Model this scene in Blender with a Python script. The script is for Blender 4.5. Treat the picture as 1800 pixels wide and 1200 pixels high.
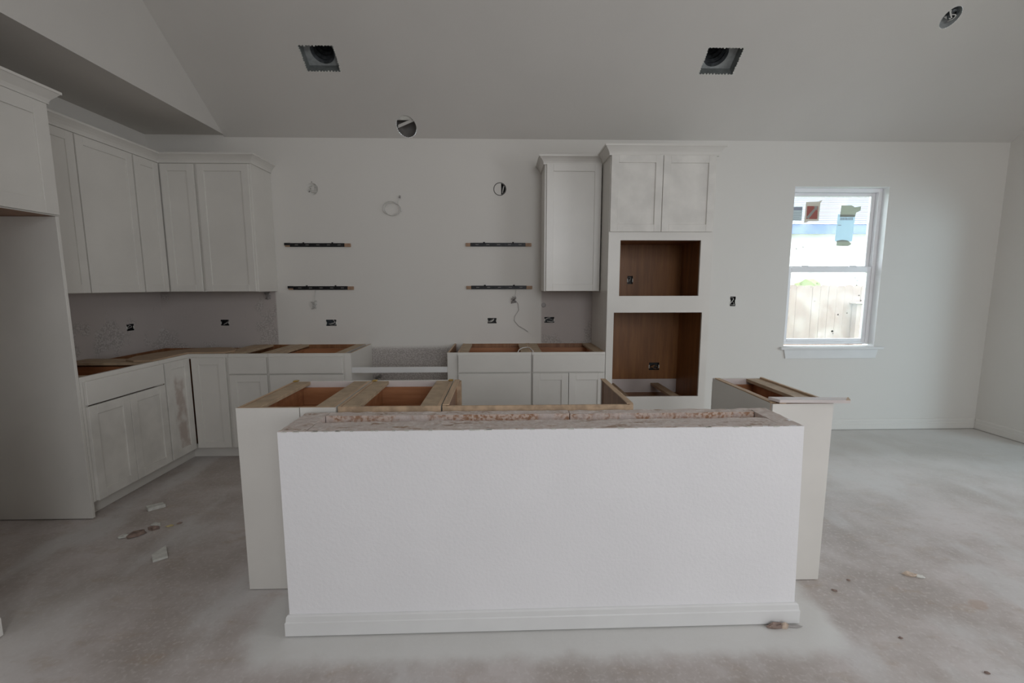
import bpy, bmesh, math, random
from mathutils import Vector, Matrix, noise
random.seed(7)
S = bpy.context.scene
COL = S.collection
for o in list(bpy.data.objects):
    bpy.data.objects.remove(o)

# ------------------------------------------------------------------ camera
cd = bpy.data.cameras.new('camera')
cam = bpy.data.objects.new('camera', cd)
COL.objects.link(cam)
FPX = 784.7
cd.sensor_fit = 'HORIZONTAL'
cd.sensor_width = 36.0
cd.lens = FPX / 1800 * 36.0
cd.clip_start = 0.02
cd.clip_end = 200
th, ya, ro = math.radians(7.1063), math.radians(1.4816), math.radians(0.0697)
fw = Vector((math.sin(ya) * math.cos(th), math.cos(ya) * math.cos(th), -math.sin(th)))
rt = Vector((math.cos(ya), -math.sin(ya), 0))
up = rt.cross(fw)
r2 = rt * math.cos(ro) - up * math.sin(ro)
u2 = up * math.cos(ro) + rt * math.sin(ro)
cam.matrix_world = Matrix(((r2.x, u2.x, -fw.x, 0), (r2.y, u2.y, -fw.y, 0), (r2.z, u2.z, -fw.z, 1.4147), (0, 0, 0, 1)))
S.camera = cam

# ------------------------------------------------------------------ sky, daylight, exposure
S.view_settings.view_transform = 'Standard'
S.view_settings.look = 'None'
S.view_settings.exposure = 0.0
S.view_settings.gamma = 1.0
S.view_settings.use_curve_mapping = False
S.cycles.use_denoising = True
S.cycles.max_bounces = 10
S.cycles.diffuse_bounces = 7
S.cycles.transparent_max_bounces = 12
S.cycles.sample_clamp_indirect = 6.0
W = bpy.data.worlds.new('overcast_sky')
S.world = W
W.use_nodes = True
bg = W.node_tree.nodes['Background']
bg.inputs[0].default_value = (0.86, 0.93, 1.0, 1)
bg.inputs[1].default_value = 7.5

def area(name, loc, direction, sx, sy, radiance, color):
    L = bpy.data.lights.new(name, 'AREA')
    L.shape = 'RECTANGLE'
    L.size, L.size_y = sx, sy
    L.energy = radiance * math.pi * sx * sy
    L.color = color
    o = bpy.data.objects.new(name, L)
    COL.objects.link(o)
    o.location = loc
    o.rotation_euler = Vector(direction).to_track_quat('-Z', 'Z').to_euler()
    return o
# area lamps added as daylight of the unseen sides; only the doorway is open
LIGHTS = [
    ('daylight_doorway', (7.2, 0.3, 1.45), (-1, 0.55, -0.12), 2.4, 2.0, 4.9, (0.66, 0.88, 1.0)),
    ('daylight_right_window', (4.40, 0.4, 1.6), (-1, 0, -0.40), 1.6, 1.5, 5.5, (0.93, 0.95, 1.0)),
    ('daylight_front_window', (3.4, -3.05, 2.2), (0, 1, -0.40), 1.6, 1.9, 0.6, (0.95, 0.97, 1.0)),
    ('daylight_front_glare_strip', (2.1, -3.05, 1.5), (0, 1, -0.10), 0.35, 1.3, 6.0, (0.95, 0.98, 1.0)),  # narrow lamp added to put a glare on the corner doors
    ('daylight_front_raised', (1.2, -3.05, 2.5), (0, 1, -0.40), 1.3, 2.2, 6.4, (0.93, 0.96, 1.0)),  # front daylight lamp, raised and stretched to reach the low back drawers
]
for L_ in LIGHTS:
    area(*L_)

# ------------------------------------------------------------------ materials
def nodes_mat(name):
    m = bpy.data.materials.new(name)
    m.use_nodes = True
    nt = m.node_tree
    return m, nt, nt.nodes['Principled BSDF'], nt.nodes['Material Output']
def N(nt, t, **kw):
    n = nt.nodes.new(t)
    for k, v in kw.items():
        if k.startswith('i_'):
            n.inputs[k[2:].replace('_', ' ')].default_value = v
        else:
            setattr(n, k, v)
    return n
def lk(nt, a, b):
    nt.links.new(a, b)
def val(nt, op, a, b=0.0, clamp=False):
    n = N(nt, 'ShaderNodeMath', operation=op, use_clamp=clamp)
    for i, x in enumerate((a, b)):
        if isinstance(x, (int, float)):
            n.inputs[i].default_value = x
        else:
            lk(nt, x, n.inputs[i])
    return n.outputs[0]
def step(nt, x, e0, e1):
    n = N(nt, 'ShaderNodeMapRange', interpolation_type='SMOOTHSTEP')
    lk(nt, x, n.inputs[0])
    n.inputs[1].default_value, n.inputs[2].default_value = e0, e1
    return n.outputs[0]
def mixc(nt, f, a, b, mode='MIX'):
    n = N(nt, 'ShaderNodeMix', data_type='RGBA', blend_type=mode)
    for s, x in ((n.inputs[0], f), (n.inputs[6], a), (n.inputs[7], b)):
        if isinstance(x, (int, float)):
            s.default_value = x
        elif isinstance(x, tuple):
            s.default_value = (*x, 1)
        else:
            lk(nt, x, s)
    return n.outputs[2]
def pos(nt):
    return N(nt, 'ShaderNodeNewGeometry').outputs['Position']
def nz(nt, scale, detail=3.0, vec=None, rough=0.5, stretch=None):
    n = N(nt, 'ShaderNodeTexNoise')
    n.inputs['Scale'].default_value = scale
    n.inputs['Detail'].default_value = detail
    n.inputs['Roughness'].default_value = rough
    v = vec if vec is not None else pos(nt)
    if stretch:
        mp = N(nt, 'ShaderNodeMapping')
        mp.inputs['Scale'].default_value = stretch
        lk(nt, v, mp.inputs['Vector'])
        v = mp.outputs[0]
    lk(nt, v, n.inputs['Vector'])
    return n.outputs['Fac']
def bump(nt, bs, h, strength, dist=0.002):
    b = N(nt, 'ShaderNodeBump')
    b.inputs['Strength'].default_value = strength
    b.inputs['Distance'].default_value = dist
    lk(nt, h, b.inputs['Height'])
    lk(nt, b.outputs[0], bs.inputs['Normal'])
def plain(name, col, rough=0.5, metal=0.0, var=0.08, vscale=6.0, bstr=0.0, bscale=120.0, spec=0.5, bdist=0.002, stretch=None):
    m, nt, bs, out = nodes_mat(name)
    bs.inputs['Roughness'].default_value = rough
    bs.inputs['Metallic'].default_value = metal
    bs.inputs['Specular IOR Level'].default_value = spec
    f = step(nt, nz(nt, vscale, 4, stretch=stretch), 0.3, 0.7)
    lk(nt, mixc(nt, f, tuple(c * (1 - var) for c in col), tuple(min(1, c * (1 + var)) for c in col)), bs.inputs['Base Color'])
    if bstr:
        bump(nt, bs, nz(nt, bscale, 3), bstr, bdist)
    return m

PAINT = (0.705, 0.685, 0.65)
M = {}
M['paint'] = plain('wall_paint', PAINT, 0.6, var=0.015, vscale=1.5, bstr=0.25, bscale=90, spec=0.25)
M['ceil'] = plain('ceiling_paint', (0.62, 0.60, 0.57), 0.75, var=0.015, vscale=1.5, bstr=0.2, bscale=90, spec=0.2)
M['knee'] = plain('half_wall_paint', (0.85, 0.845, 0.86), 0.5, var=0.015, vscale=3, bstr=0.5, bscale=75, spec=0.3)
M['trim'] = plain('trim_paint', (0.74, 0.74, 0.735), 0.4, var=0.02, spec=0.4)
M['cab'] = plain('cabinet_paint', (0.68, 0.66, 0.62), 0.30, var=0.03, vscale=3.0, spec=0.5)
M['reveal'] = plain('daylit_reveal_paint', (0.88, 0.88, 0.89), 0.5, var=0.01)  # reveal colour lightened to stand in for daylight from outside
M['cabgloss'] = plain('film_covered_cabinet_paint', (0.68, 0.66, 0.62), 0.22, var=0.02, vscale=3.0, bstr=0.06, bscale=9, bdist=0.01)
M['cabdust'] = plain('dusty_cabinet_paint', (0.68, 0.66, 0.62), 0.45, var=0.07, vscale=7.0, spec=0.4)
M['primer'] = plain('pinkish_primer', (0.62, 0.56, 0.54), 0.55, var=0.05)
M['black'] = plain('black_plastic', (0.012, 0.012, 0.013), 0.5, var=0.3, vscale=60)
M['steel'] = plain('black_steel', (0.02, 0.02, 0.022), 0.42, metal=0.5, var=0.3, vscale=40)
M['slot'] = plain('grey_slot', (0.18, 0.17, 0.16), 0.6)
M['bluebox'] = plain('blue_grey_box', (0.055, 0.065, 0.075), 0.5, var=0.3, vscale=50)
M['zinc'] = plain('galvanised_metal', (0.36, 0.38, 0.38), 0.7, metal=0.15, var=0.12, vscale=30)
M['zincdark'] = plain('dark_galvanised_metal', (0.20, 0.215, 0.21), 0.7, metal=0.15, var=0.12, vscale=30)
M['duct'] = plain('dark_duct', (0.075, 0.082, 0.088), 0.35, metal=0.3, var=0.3, vscale=40)
M['wire'] = plain('white_wire', (0.66, 0.65, 0.62), 0.45)
M['greywire'] = plain('grey_wire', (0.33, 0.31, 0.30), 0.5)
M['copper'] = plain('bare_wire', (0.30, 0.16, 0.08), 0.4, metal=0.6)
M['raw'] = plain('raw_edge_wood', (0.50, 0.36, 0.24), 0.65, var=0.2, vscale=25, stretch=(1, 0.15, 1))
M['block'] = plain('pine_block', (0.36, 0.23, 0.15), 0.65, var=0.2, vscale=30)
M['mdf'] = plain('fibreboard', (0.43, 0.325, 0.22), 0.7, var=0.12, vscale=20)
M['board'] = plain('tan_board', (0.38, 0.27, 0.18), 0.6, var=0.06, vscale=8)
M['paper'] = plain('brown_paper', (0.26, 0.19, 0.16), 0.8, var=0.3, vscale=40)
M['paperlight'] = plain('tan_paper', (0.52, 0.42, 0.34), 0.8, var=0.25, vscale=40)
M['chalk'] = plain('white_chip', (0.62, 0.62, 0.58), 0.6, var=0.1, vscale=40)
M['yellow'] = plain('yellow_scrap', (0.50, 0.42, 0.22), 0.8, var=0.2, vscale=40)
M['glue'] = plain('amber_glue', (0.42, 0.27, 0.06), 0.4, var=0.3, vscale=60)
M['vinyl'] = plain('window_vinyl', (0.88, 0.88, 0.90), 0.35, var=0.02)
M['red'] = plain('red_print', (0.70, 0.10, 0.07), 0.5, var=0.05)
M['label'] = plain('grey_label', (0.42, 0.45, 0.44), 0.6, var=0.05)
M['sheet'] = plain('pale_blue_sheet', (0.50, 0.62, 0.68), 0.6, var=0.04)
M['tape'] = plain('olive_tape', (0.26, 0.28, 0.22), 0.6, var=0.2, vscale=60)
M['tanborder'] = plain('tan_label_border', (0.46, 0.42, 0.35), 0.6)
M['ink'] = plain('label_ink', (0.30, 0.33, 0.40), 0.6)
M['speck'] = plain('dark_speck', (0.08, 0.07, 0.06), 0.8)
def paper_mat(name, col, k):
    m, nt, bs, out = nodes_mat(name)
    bs.inputs['Base Color'].default_value = (*col, 1)
    bs.inputs['Roughness'].default_value = 0.6
    t_ = N(nt, 'ShaderNodeBsdfTranslucent')
    t_.inputs[0].default_value = (*col, 1)
    mx = N(nt, 'ShaderNodeMixShader')
    mx.inputs[0].default_value = k
    lk(nt, bs.outputs[0], mx.inputs[1]); lk(nt, t_.outputs[0], mx.inputs[2]); lk(nt, mx.outputs[0], out.inputs[0])
    return m
M['red'] = paper_mat('red_print', (0.68, 0.22, 0.18), 0.42)
M['label'] = paper_mat('grey_label', (0.58, 0.62, 0.63), 0.42)
M['sheet'] = paper_mat('pale_blue_sheet', (0.66, 0.78, 0.84), 0.5)
M['tape'] = paper_mat('olive_tape', (0.54, 0.57, 0.50), 0.42)
M['tanborder'] = paper_mat('tan_label_border', (0.62, 0.58, 0.53), 0.42)
M['picket'] = plain('cedar_picket', (0.235, 0.175, 0.15), 0.75, var=0.12, vscale=5, stretch=(6, 1, 0.6))
M['lawn'] = plain('lawn', (0.16, 0.24, 0.08), 0.9, var=0.3, vscale=3)
M['shrub'] = plain('shrub_green', (0.12, 0.15, 0.045), 0.8, var=0.3, vscale=9)
M['siding'] = plain('white_siding', (0.50, 0.49, 0.49), 0.7)
M['roof'] = plain('pale_shingle', (0.10, 0.10, 0.115), 0.85, var=0.08, vscale=4)
M['fascia'] = plain('blue_fascia', (0.055, 0.095, 0.22), 0.6)

def wood(name, c0, c1, rough=0.4, axis=2):
    m, nt, bs, out = nodes_mat(name)
    st = [14.0, 14.0, 14.0]
    st[axis] = 1.1
    g = nz(nt, 1.6, 6, stretch=tuple(st), rough=0.6)
    lk(nt, mixc(nt, step(nt, g, 0.3, 0.72), c0, c1), bs.inputs['Base Color'])
    bs.inputs['Roughness'].default_value = rough
    bump(nt, bs, g, 0.1, 0.001)
    return m
M['wood'] = wood('brown_cabinet_wood', (0.20, 0.085, 0.035), (0.33, 0.16, 0.075), 0.42, 2)
M['oven'] = wood('oven_cavity_wood', (0.20, 0.080, 0.023), (0.31, 0.135, 0.042), 0.42, 2)
M['drawerwood'] = wood('drawer_box_wood', (0.32, 0.135, 0.06), (0.46, 0.22, 0.11), 0.4, 0)

# stained door panel of the corner cabinet
m, nt, bs, out = nodes_mat('stained_cabinet_paint')
p = pos(nt)
sx = N(nt, 'ShaderNodeSeparateXYZ'); lk(nt, p, sx.inputs[0])
wob = nz(nt, 7, 5)
yy = val(nt, 'ADD', sx.outputs[1], val(nt, 'MULTIPLY', val(nt, 'SUBTRACT', wob, 0.5), 0.16))
mk = val(nt, 'MULTIPLY', step(nt, yy, 3.40, 3.43), val(nt, 'SUBTRACT', 1.0, step(nt, yy, 3.49, 3.53)))
zz = val(nt, 'ADD', sx.outputs[2], val(nt, 'MULTIPLY', wob, 0.2))
mk = val(nt, 'MULTIPLY', mk, val(nt, 'SUBTRACT', 1.0, step(nt, zz, 0.80, 0.86)))
lk(nt, mixc(nt, val(nt, 'MULTIPLY', mk, step(nt, nz(nt, 12, 5), 0.2, 0.6)), (0.68, 0.66, 0.62), (0.47, 0.40, 0.36)), bs.inputs['Base Color'])
bs.inputs['Roughness'].default_value = 0.45
M['stained'] = m

# back and side kitchen wall: painted above, bare textured drywall where tile and stove will go
def bare_wall(name, boxes, coord):
    m, nt, bs, out = nodes_mat(name)
    p = pos(nt)
    s = N(nt, 'ShaderNodeSeparateXYZ'); lk(nt, p, s.inputs[0])
    a, z = s.outputs[coord], s.outputs[2]
    total = None
    for (a0, a1, z0, z1) in boxes:
        k = val(nt, 'MULTIPLY', step(nt, a, a0 - 0.008, a0 + 0.008), val(nt, 'SUBTRACT', 1.0, step(nt, a, a1 - 0.008, a1 + 0.008)))
        k = val(nt, 'MULTIPLY', k, val(nt, 'SUBTRACT', 1.0, step(nt, z, z1 - 0.03, z1 + 0.02)))
        k = val(nt, 'MULTIPLY', k, step(nt, z, z0 - 0.01, z0))
        total = k if total is None else val(nt, 'MAXIMUM', total, k)
    spl = step(nt, nz(nt, 85, 3, rough=0.6), 0.47, 0.56)
    # splatter lies in patches low on the bare wall
    patch = step(nt, val(nt, 'ADD', nz(nt, 4.2, 2), val(nt, 'MULTIPLY', val(nt, 'SUBTRACT', 1.0, z), 0.55)), 0.47, 0.56)
    bare = mixc(nt, val(nt, 'MULTIPLY', patch, 0.75), (0.50, 0.455, 0.435), mixc(nt, spl, (0.37, 0.34, 0.32), (0.56, 0.53, 0.51)))
    lk(nt, mixc(nt, total, PAINT, bare), bs.inputs['Base Color'])
    bs.inputs['Roughness'].default_value = 0.65
    bs.inputs['Specular IOR Level'].default_value = 0.25
    h = val(nt, 'ADD', val(nt, 'MULTIPLY', nz(nt, 90, 3), 0.35), val(nt, 'MULTIPLY', spl, val(nt, 'MULTIPLY', patch, total)))
    bump(nt, bs, h, 0.4, 0.002)
    return m
M['wallback'] = bare_wall('back_wall_paint', [(-3.2, -2.07, 0.0, 1.42), (-1.25, -0.40, 0.0, 0.845), (0.385, 0.90, 0.0, 1.42)], 0)
M['wallleft'] = bare_wall('left_wall_paint', [(2.6, 4.3, 0.0, 1.42)], 1)

# concrete slab with paint overspray
m, nt, bs, out = nodes_mat('dusty_concrete')
p = pos(nt)
s = N(nt, 'ShaderNodeSeparateXYZ'); lk(nt, p, s.inputs[0])
x, y = s.outputs[0], s.outputs[1]
n1 = nz(nt, 1.3, 6, rough=0.62)
n2 = nz(nt, 5.0, 6, rough=0.65, stretch=(1.0, 2.2, 1))
n3 = nz(nt, 60, 3)
c = mixc(nt, step(nt, n1, 0.35, 0.65), (0.39, 0.345, 0.315), (0.60, 0.555, 0.54))
c = mixc(nt, val(nt, 'MULTIPLY', step(nt, n2, 0.52, 0.75), 0.55), c, (0.40, 0.31, 0.23))
c = mixc(nt, val(nt, 'MULTIPLY', step(nt, nz(nt, 2.2, 5, stretch=(1.6, 0.8, 1)), 0.50, 0.68), 0.75), c, (0.60, 0.585, 0.575))
c = mixc(nt, val(nt, 'MULTIPLY', step(nt, n3, 0.50, 0.72), 0.38), c, (0.66, 0.63, 0.61))
c = mixc(nt, val(nt, 'MULTIPLY', step(nt, nz(nt, 17, 5, rough=0.7), 0.52, 0.72), 0.30), c, (0.36, 0.305, 0.27))
# white overspray: around the half wall, along the dining walls with missing daylight painted in
dx = val(nt, 'MAXIMUM', val(nt, 'SUBTRACT', val(nt, 'ABSOLUTE', val(nt, 'SUBTRACT', x, 0.187)), 1.07), 0.0)
dy = val(nt, 'MAXIMUM', val(nt, 'SUBTRACT', val(nt, 'ABSOLUTE', val(nt, 'SUBTRACT', y, 1.82)), 0.145), 0.0)
d = val(nt, 'SQRT', val(nt, 'ADD', val(nt, 'MULTIPLY', dx, dx), val(nt, 'MULTIPLY', dy, dy)))
d = val(nt, 'ADD', d, val(nt, 'MULTIPLY', val(nt, 'SUBTRACT', nz(nt, 9, 4), 0.5), 0.10))
k1 = val(nt, 'SUBTRACT', 1.0, step(nt, d, 0.09, 0.19))
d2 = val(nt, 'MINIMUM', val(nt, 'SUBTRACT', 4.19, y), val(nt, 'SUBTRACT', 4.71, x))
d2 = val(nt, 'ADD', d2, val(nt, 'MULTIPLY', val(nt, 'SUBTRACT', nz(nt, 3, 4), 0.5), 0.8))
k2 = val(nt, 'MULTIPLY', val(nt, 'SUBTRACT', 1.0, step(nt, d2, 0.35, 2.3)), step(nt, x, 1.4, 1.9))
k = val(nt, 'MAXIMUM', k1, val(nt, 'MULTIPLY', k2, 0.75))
k = val(nt, 'MAXIMUM', k, val(nt, 'MULTIPLY', val(nt, 'SUBTRACT', 1.0, step(nt, val(nt, 'ADD', val(nt, 'ABSOLUTE', val(nt, 'SUBTRACT', x, -2.0)), val(nt, 'MULTIPLY', nz(nt, 4, 4), 0.6)), 0.35, 0.75)), val(nt, 'MULTIPLY', val(nt, 'SUBTRACT', 1.0, step(nt, y, 1.7, 2.2)), 0.4)))
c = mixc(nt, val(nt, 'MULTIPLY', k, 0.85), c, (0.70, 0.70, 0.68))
# brown spill
ex = val(nt, 'MULTIPLY', val(nt, 'SUBTRACT', x, 2.12), 1.0)
ey = val(nt, 'MULTIPLY', val(nt, 'SUBTRACT', y, 1.78), 1.6)
e = val(nt, 'ADD', val(nt, 'SQRT', val(nt, 'ADD', val(nt, 'MULTIPLY', ex, ex), val(nt, 'MULTIPLY', ey, ey))), val(nt, 'MULTIPLY', val(nt, 'SUBTRACT', nz(nt, 18, 3), 0.5), 0.10))
c = mixc(nt, val(nt, 'MULTIPLY', val(nt, 'SUBTRACT', 1.0, step(nt, e, 0.03, 0.06)), 0.55), c, (0.42, 0.31, 0.24))
lk(nt, c, bs.inputs['Base Color'])
bs.inputs['Roughness'].default_value = 0.6
bs.inputs['Specular IOR Level'].default_value = 0.3
bump(nt, bs, val(nt, 'ADD', n3, val(nt, 'MULTIPLY', n2, 0.6)), 0.35, 0.002)
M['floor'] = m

# plaster smeared timber on top of the half wall
m, nt, bs, out = nodes_mat('plaster_smeared_timber')
a = nz(nt, 9, 6, rough=0.7, stretch=(1, 2.5, 2.5))
b = nz(nt, 55, 4)
c = mixc(nt, step(nt, a, 0.34, 0.48), (0.36, 0.25, 0.18), (0.60, 0.52, 0.48))
c = mixc(nt, val(nt, 'MULTIPLY', step(nt, b, 0.48, 0.66), 0.65), c, (0.70, 0.66, 0.63))
lk(nt, c, bs.inputs['Base Color'])
bs.inputs['Roughness'].default_value = 0.85
bump(nt, bs, val(nt, 'ADD', b, a), 0.7, 0.004)
M['plate'] = m
m, nt, bs, out = nodes_mat('plaster_specked_brown_timber')
a = nz(nt, 4, 5, rough=0.75)
b = nz(nt, 70, 3)
c = mixc(nt, step(nt, b, 0.40, 0.60), (0.36, 0.20, 0.12), (0.62, 0.50, 0.43))
c = mixc(nt, step(nt, a, 0.44, 0.60), c, (0.58, 0.51, 0.48))
lk(nt, c, bs.inputs['Base Color'])
bs.inputs['Roughness'].default_value = 0.85
bump(nt, bs, b, 0.8, 0.004)
M['groove'] = m

# dusty window glass
m, nt, bs, out = nodes_mat('dusty_glass')
nt.nodes.remove(bs)
tr = N(nt, 'ShaderNodeBsdfTransparent')
tr.inputs[0].default_value = (0.96, 0.98, 0.98, 1)
gl = N(nt, 'ShaderNodeBsdfGlossy'); gl.inputs['Roughness'].default_value = 0.02
ds = N(nt, 'ShaderNodeBsdfTranslucent'); ds.inputs[0].default_value = (0.9, 0.92, 0.95, 1)
fr = N(nt, 'ShaderNodeFresnel'); fr.inputs[0].default_value = 1.18
m1 = N(nt, 'ShaderNodeMixShader'); lk(nt, fr.outputs[0], m1.inputs[0]); lk(nt, tr.outputs[0], m1.inputs[1]); lk(nt, gl.outputs[0], m1.inputs[2])
m2 = N(nt, 'ShaderNodeMixShader')
lk(nt, val(nt, 'ADD', 0.035, val(nt, 'MULTIPLY', step(nt, nz(nt, 6, 5), 0.4, 0.75), 0.05)), m2.inputs[0])
lk(nt, m1.outputs[0], m2.inputs[1]); lk(nt, ds.outputs[0], m2.inputs[2])
lk(nt, m2.outputs[0], out.inputs[0])
M['glass'] = m

# ------------------------------------------------------------------ mesh helpers
WORLD = lambda u, v, w: (u, v, w)
FACES = {'u-': (0, 3, 7, 4), 'u+': (1, 5, 6, 2), 'v-': (0, 4, 5, 1), 'v+': (3, 2, 6, 7), 'w-': (0, 1, 2, 3), 'w+': (4, 7, 6, 5)}
def box(bm, F, u0, u1, v0, v1, w0, w1, fm=None, mi=0, skip=()):
    c = [(u0, v0, w0), (u1, v0, w0), (u1, v1, w0), (u0, v1, w0), (u0, v0, w1), (u1, v0, w1), (u1, v1, w1), (u0, v1, w1)]
    vs = [bm.verts.new(F(*q)) for q in c]
    for k, ids in FACES.items():
        if k in skip:
            continue
        f = bm.faces.new([vs[i] for i in ids])
        f.material_index = (fm or {}).get(k, mi)
    return vs
def tube(bm, pts, r, seg=6, mi=0):
    pts = [Vector(p) for p in pts]
    rings = []
    for i, p in enumerate(pts):
        t = (pts[min(i + 1, len(pts) - 1)] - pts[max(i - 1, 0)]).normalized()
        a = t.orthogonal().normalized() if i == 0 else (pa - t * pa.dot(t)).normalized()
        pa = a
        b = t.cross(a)
        rings.append([bm.verts.new(p + (a * math.cos(k * 2 * math.pi / seg) + b * math.sin(k * 2 * math.pi / seg)) * r) for k in range(seg)])
    for i in range(len(rings) - 1):
        for k in range(seg):
            f = bm.faces.new((rings[i][k], rings[i][(k + 1) % seg], rings[i + 1][(k + 1) % seg], rings[i + 1][k]))
            f.material_index = mi
            f.smooth = True
    bm.faces.new(rings[0][::-1]).material_index = mi
    bm.faces.new(rings[-1]).material_index = mi
def prism(bm, F, poly, w0, w1, mi=0, side_mi=None):
    a = [bm.verts.new(F(p[0], p[1], w0)) for p in poly]
    b = [bm.verts.new(F(p[0], p[1], w1)) for p in poly]
    bm.faces.new(a[::-1]).material_index = mi
    bm.faces.new(b).material_index = mi
    n = len(poly)
    for i in range(n):
        bm.faces.new((a[i], a[(i + 1) % n], b[(i + 1) % n], b[i])).material_index = mi if side_mi is None else side_mi
def lathe(bm, F, cu, cv, prof, seg=28, mi=0, close=False):
    rings = []
    for (r, w) in prof:
        rings.append([bm.verts.new(F(cu + r * math.cos(k * 2 * math.pi / seg), cv + r * math.sin(k * 2 * math.pi / seg), w)) for k in range(seg)])
    for i in range(len(rings) - 1):
        for k in range(seg):
            f = bm.faces.new((rings[i][k], rings[i][(k + 1) % seg], rings[i + 1][(k + 1) % seg], rings[i + 1][k]))
            f.material_index = mi
            f.smooth = True
    if close:
        bm.faces.new(rings[-1]).material_index = mi
def sweep(bm, path, prof, mi=0):
    """Moulding profile (out, z) carried along a plan path with mitred corners; path = [(x, y, outward normal angle vector)...]."""
    n = len(path)
    rings = []
    for i, (x, y) in enumerate(path):
        P = Vector((x, y))
        d0 = (P - Vector(path[i - 1])).normalized() if i > 0 else None
        d1 = (Vector(path[i + 1]) - P).normalized() if i < n - 1 else None
        if d0 is None: d0 = d1
        if d1 is None: d1 = d0
        n0, n1 = Vector((d0.y, -d0.x)), Vector((d1.y, -d1.x))
        mt = (n0 + n1)
        mt = mt / max(1e-6, mt.dot(n0))
        rings.append([bm.verts.new((x + mt.x * o, y + mt.y * o, z)) for (o, z) in prof])
    for i in range(n - 1):
        for k in range(len(prof)):
            q = (k + 1) % len(prof)
            bm.faces.new((rings[i][k], rings[i][q], rings[i + 1][q], rings[i + 1][k])).material_index = mi
    bm.faces.new(rings[0]).material_index = mi
    bm.faces.new(rings[-1][::-1]).material_index = mi

def obj(name, bm, mats, parent=None, bevel=0.0, label=None, recalc=True):
    if bevel:
        bmesh.ops.bevel(bm, geom=list(bm.edges), offset=bevel, offset_type='OFFSET', segments=1, affect='EDGES', profile=0.5, clamp_overlap=True)
    if recalc:
        bmesh.ops.recalc_face_normals(bm, faces=list(bm.faces))
    me = bpy.data.meshes.new(name)
    if parent is not None:
        t = parent
        off = Vector((0, 0, 0))
        while t is not None:
            off += t.location
            t = t.parent
        bmesh.ops.translate(bm, verts=list(bm.verts), vec=-off)
    bm.to_mesh(me)
    bm.free()
    for m_ in (mats if isinstance(mats, (list, tuple)) else [mats]):
        me.materials.append(M[m_])
    o = bpy.data.objects.new(name, me)
    COL.objects.link(o)
    if parent is not None:
        o.parent = parent
    if label:
        o['label'] = label
    return o
def thing(name, loc, label, cat, group=None):
    o = bpy.data.objects.new(name, None)
    o.empty_display_size = 0.1
    COL.objects.link(o)
    o.location = loc
    o['label'] = label
    o['category'] = cat
    if group:
        o['group'] = group
    return o
def single(name, bm, mats, label, cat, group=None, bevel=0.0, loc=None):
    off = Vector(loc) if loc is not None else sum((v.co for v in bm.verts), Vector()) / len(bm.verts)
    bmesh.ops.translate(bm, verts=list(bm.verts), vec=-off)
    o = obj(name, bm, mats, bevel=bevel)
    o.location = off
    o['label'] = label
    o['category'] = cat
    if group:
        o['group'] = group
    return o
def struct(name, bm, mats, parent=None, bevel=0.0, recalc=True):
    o = obj(name, bm, mats, parent, bevel, recalc=recalc)
    if parent is None:
        o['kind'] = 'structure'
    return o
def B():
    return bmesh.new()
def B1(name, F, dims, mats, parent, bevel=0.0, fm=None, label=None):
    bm = B()
    box(bm, F, *dims, fm=fm)
    return obj(name, bm, mats, parent, bevel, label)

def sheet(bm, F, u0, u1, v0, v1, rects=(), circles=(), mi=0):
    """A flat sheet with rectangular and round openings cut through it."""
    cells = [(r, None) for r in rects] + [((cu - r * 1.25, cu + r * 1.25, cv - r * 1.25, cv + r * 1.25), (cu, cv, r)) for (cu, cv, r) in circles]
    us = sorted({u0, u1, *[q for c_, _ in cells for q in c_[:2]]})
    vs_ = sorted({v0, v1, *[q for c_, _ in cells for q in c_[2:]]})
    cache = {}
    def V(u, v):
        k = (round(u, 5), round(v, 5))
        if k not in cache:
            cache[k] = bm.verts.new(F(u, v, 0))
        return cache[k]
    for i in range(len(us) - 1):
        for j in range(len(vs_) - 1):
            mu, mv = (us[i] + us[i + 1]) / 2, (vs_[j] + vs_[j + 1]) / 2
            if any(c_[0] < mu < c_[1] and c_[2] < mv < c_[3] for c_, _ in cells):
                continue
            bm.faces.new((V(us[i], vs_[j]), V(us[i + 1], vs_[j]), V(us[i + 1], vs_[j + 1]), V(us[i], vs_[j + 1]))).material_index = mi
    for c_, ci in cells:
        if ci is None:
            continue
        cu, cv, r = ci
        # boundary points on the square incl. grid crossings, matched to the circle by angle
        bp = [(u, v) for u in us if c_[0] - 1e-6 <= u <= c_[1] + 1e-6 for v in (c_[2], c_[3])] + [(u, v) for v in vs_ if c_[2] < v < c_[3] for u in (c_[0], c_[1])]
        for k in range(32):
            a = k * math.pi / 16
            t = r * 1.25 / max(abs(math.cos(a)), abs(math.sin(a)))
            bp.append((cu + t * math.cos(a), cv + t * math.sin(a)))
        uniq = {}
        for q in bp:
            uniq[(round(q[0], 5), round(q[1], 5))] = q
        bp = sorted(uniq.values(), key=lambda q: math.atan2(q[1] - cv, q[0] - cu))
        inner = []
        for q in bp:
            a = math.atan2(q[1] - cv, q[0] - cu)
            inner.append(bm.verts.new(F(cu + r * math.cos(a), cv + r * math.sin(a), 0)))
        for k in range(len(bp)):
            q = (k + 1) % len(bp)
            bm.faces.new((V(*bp[k]), V(*bp[q]), inner[q], inner[k])).material_index = mi

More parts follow.
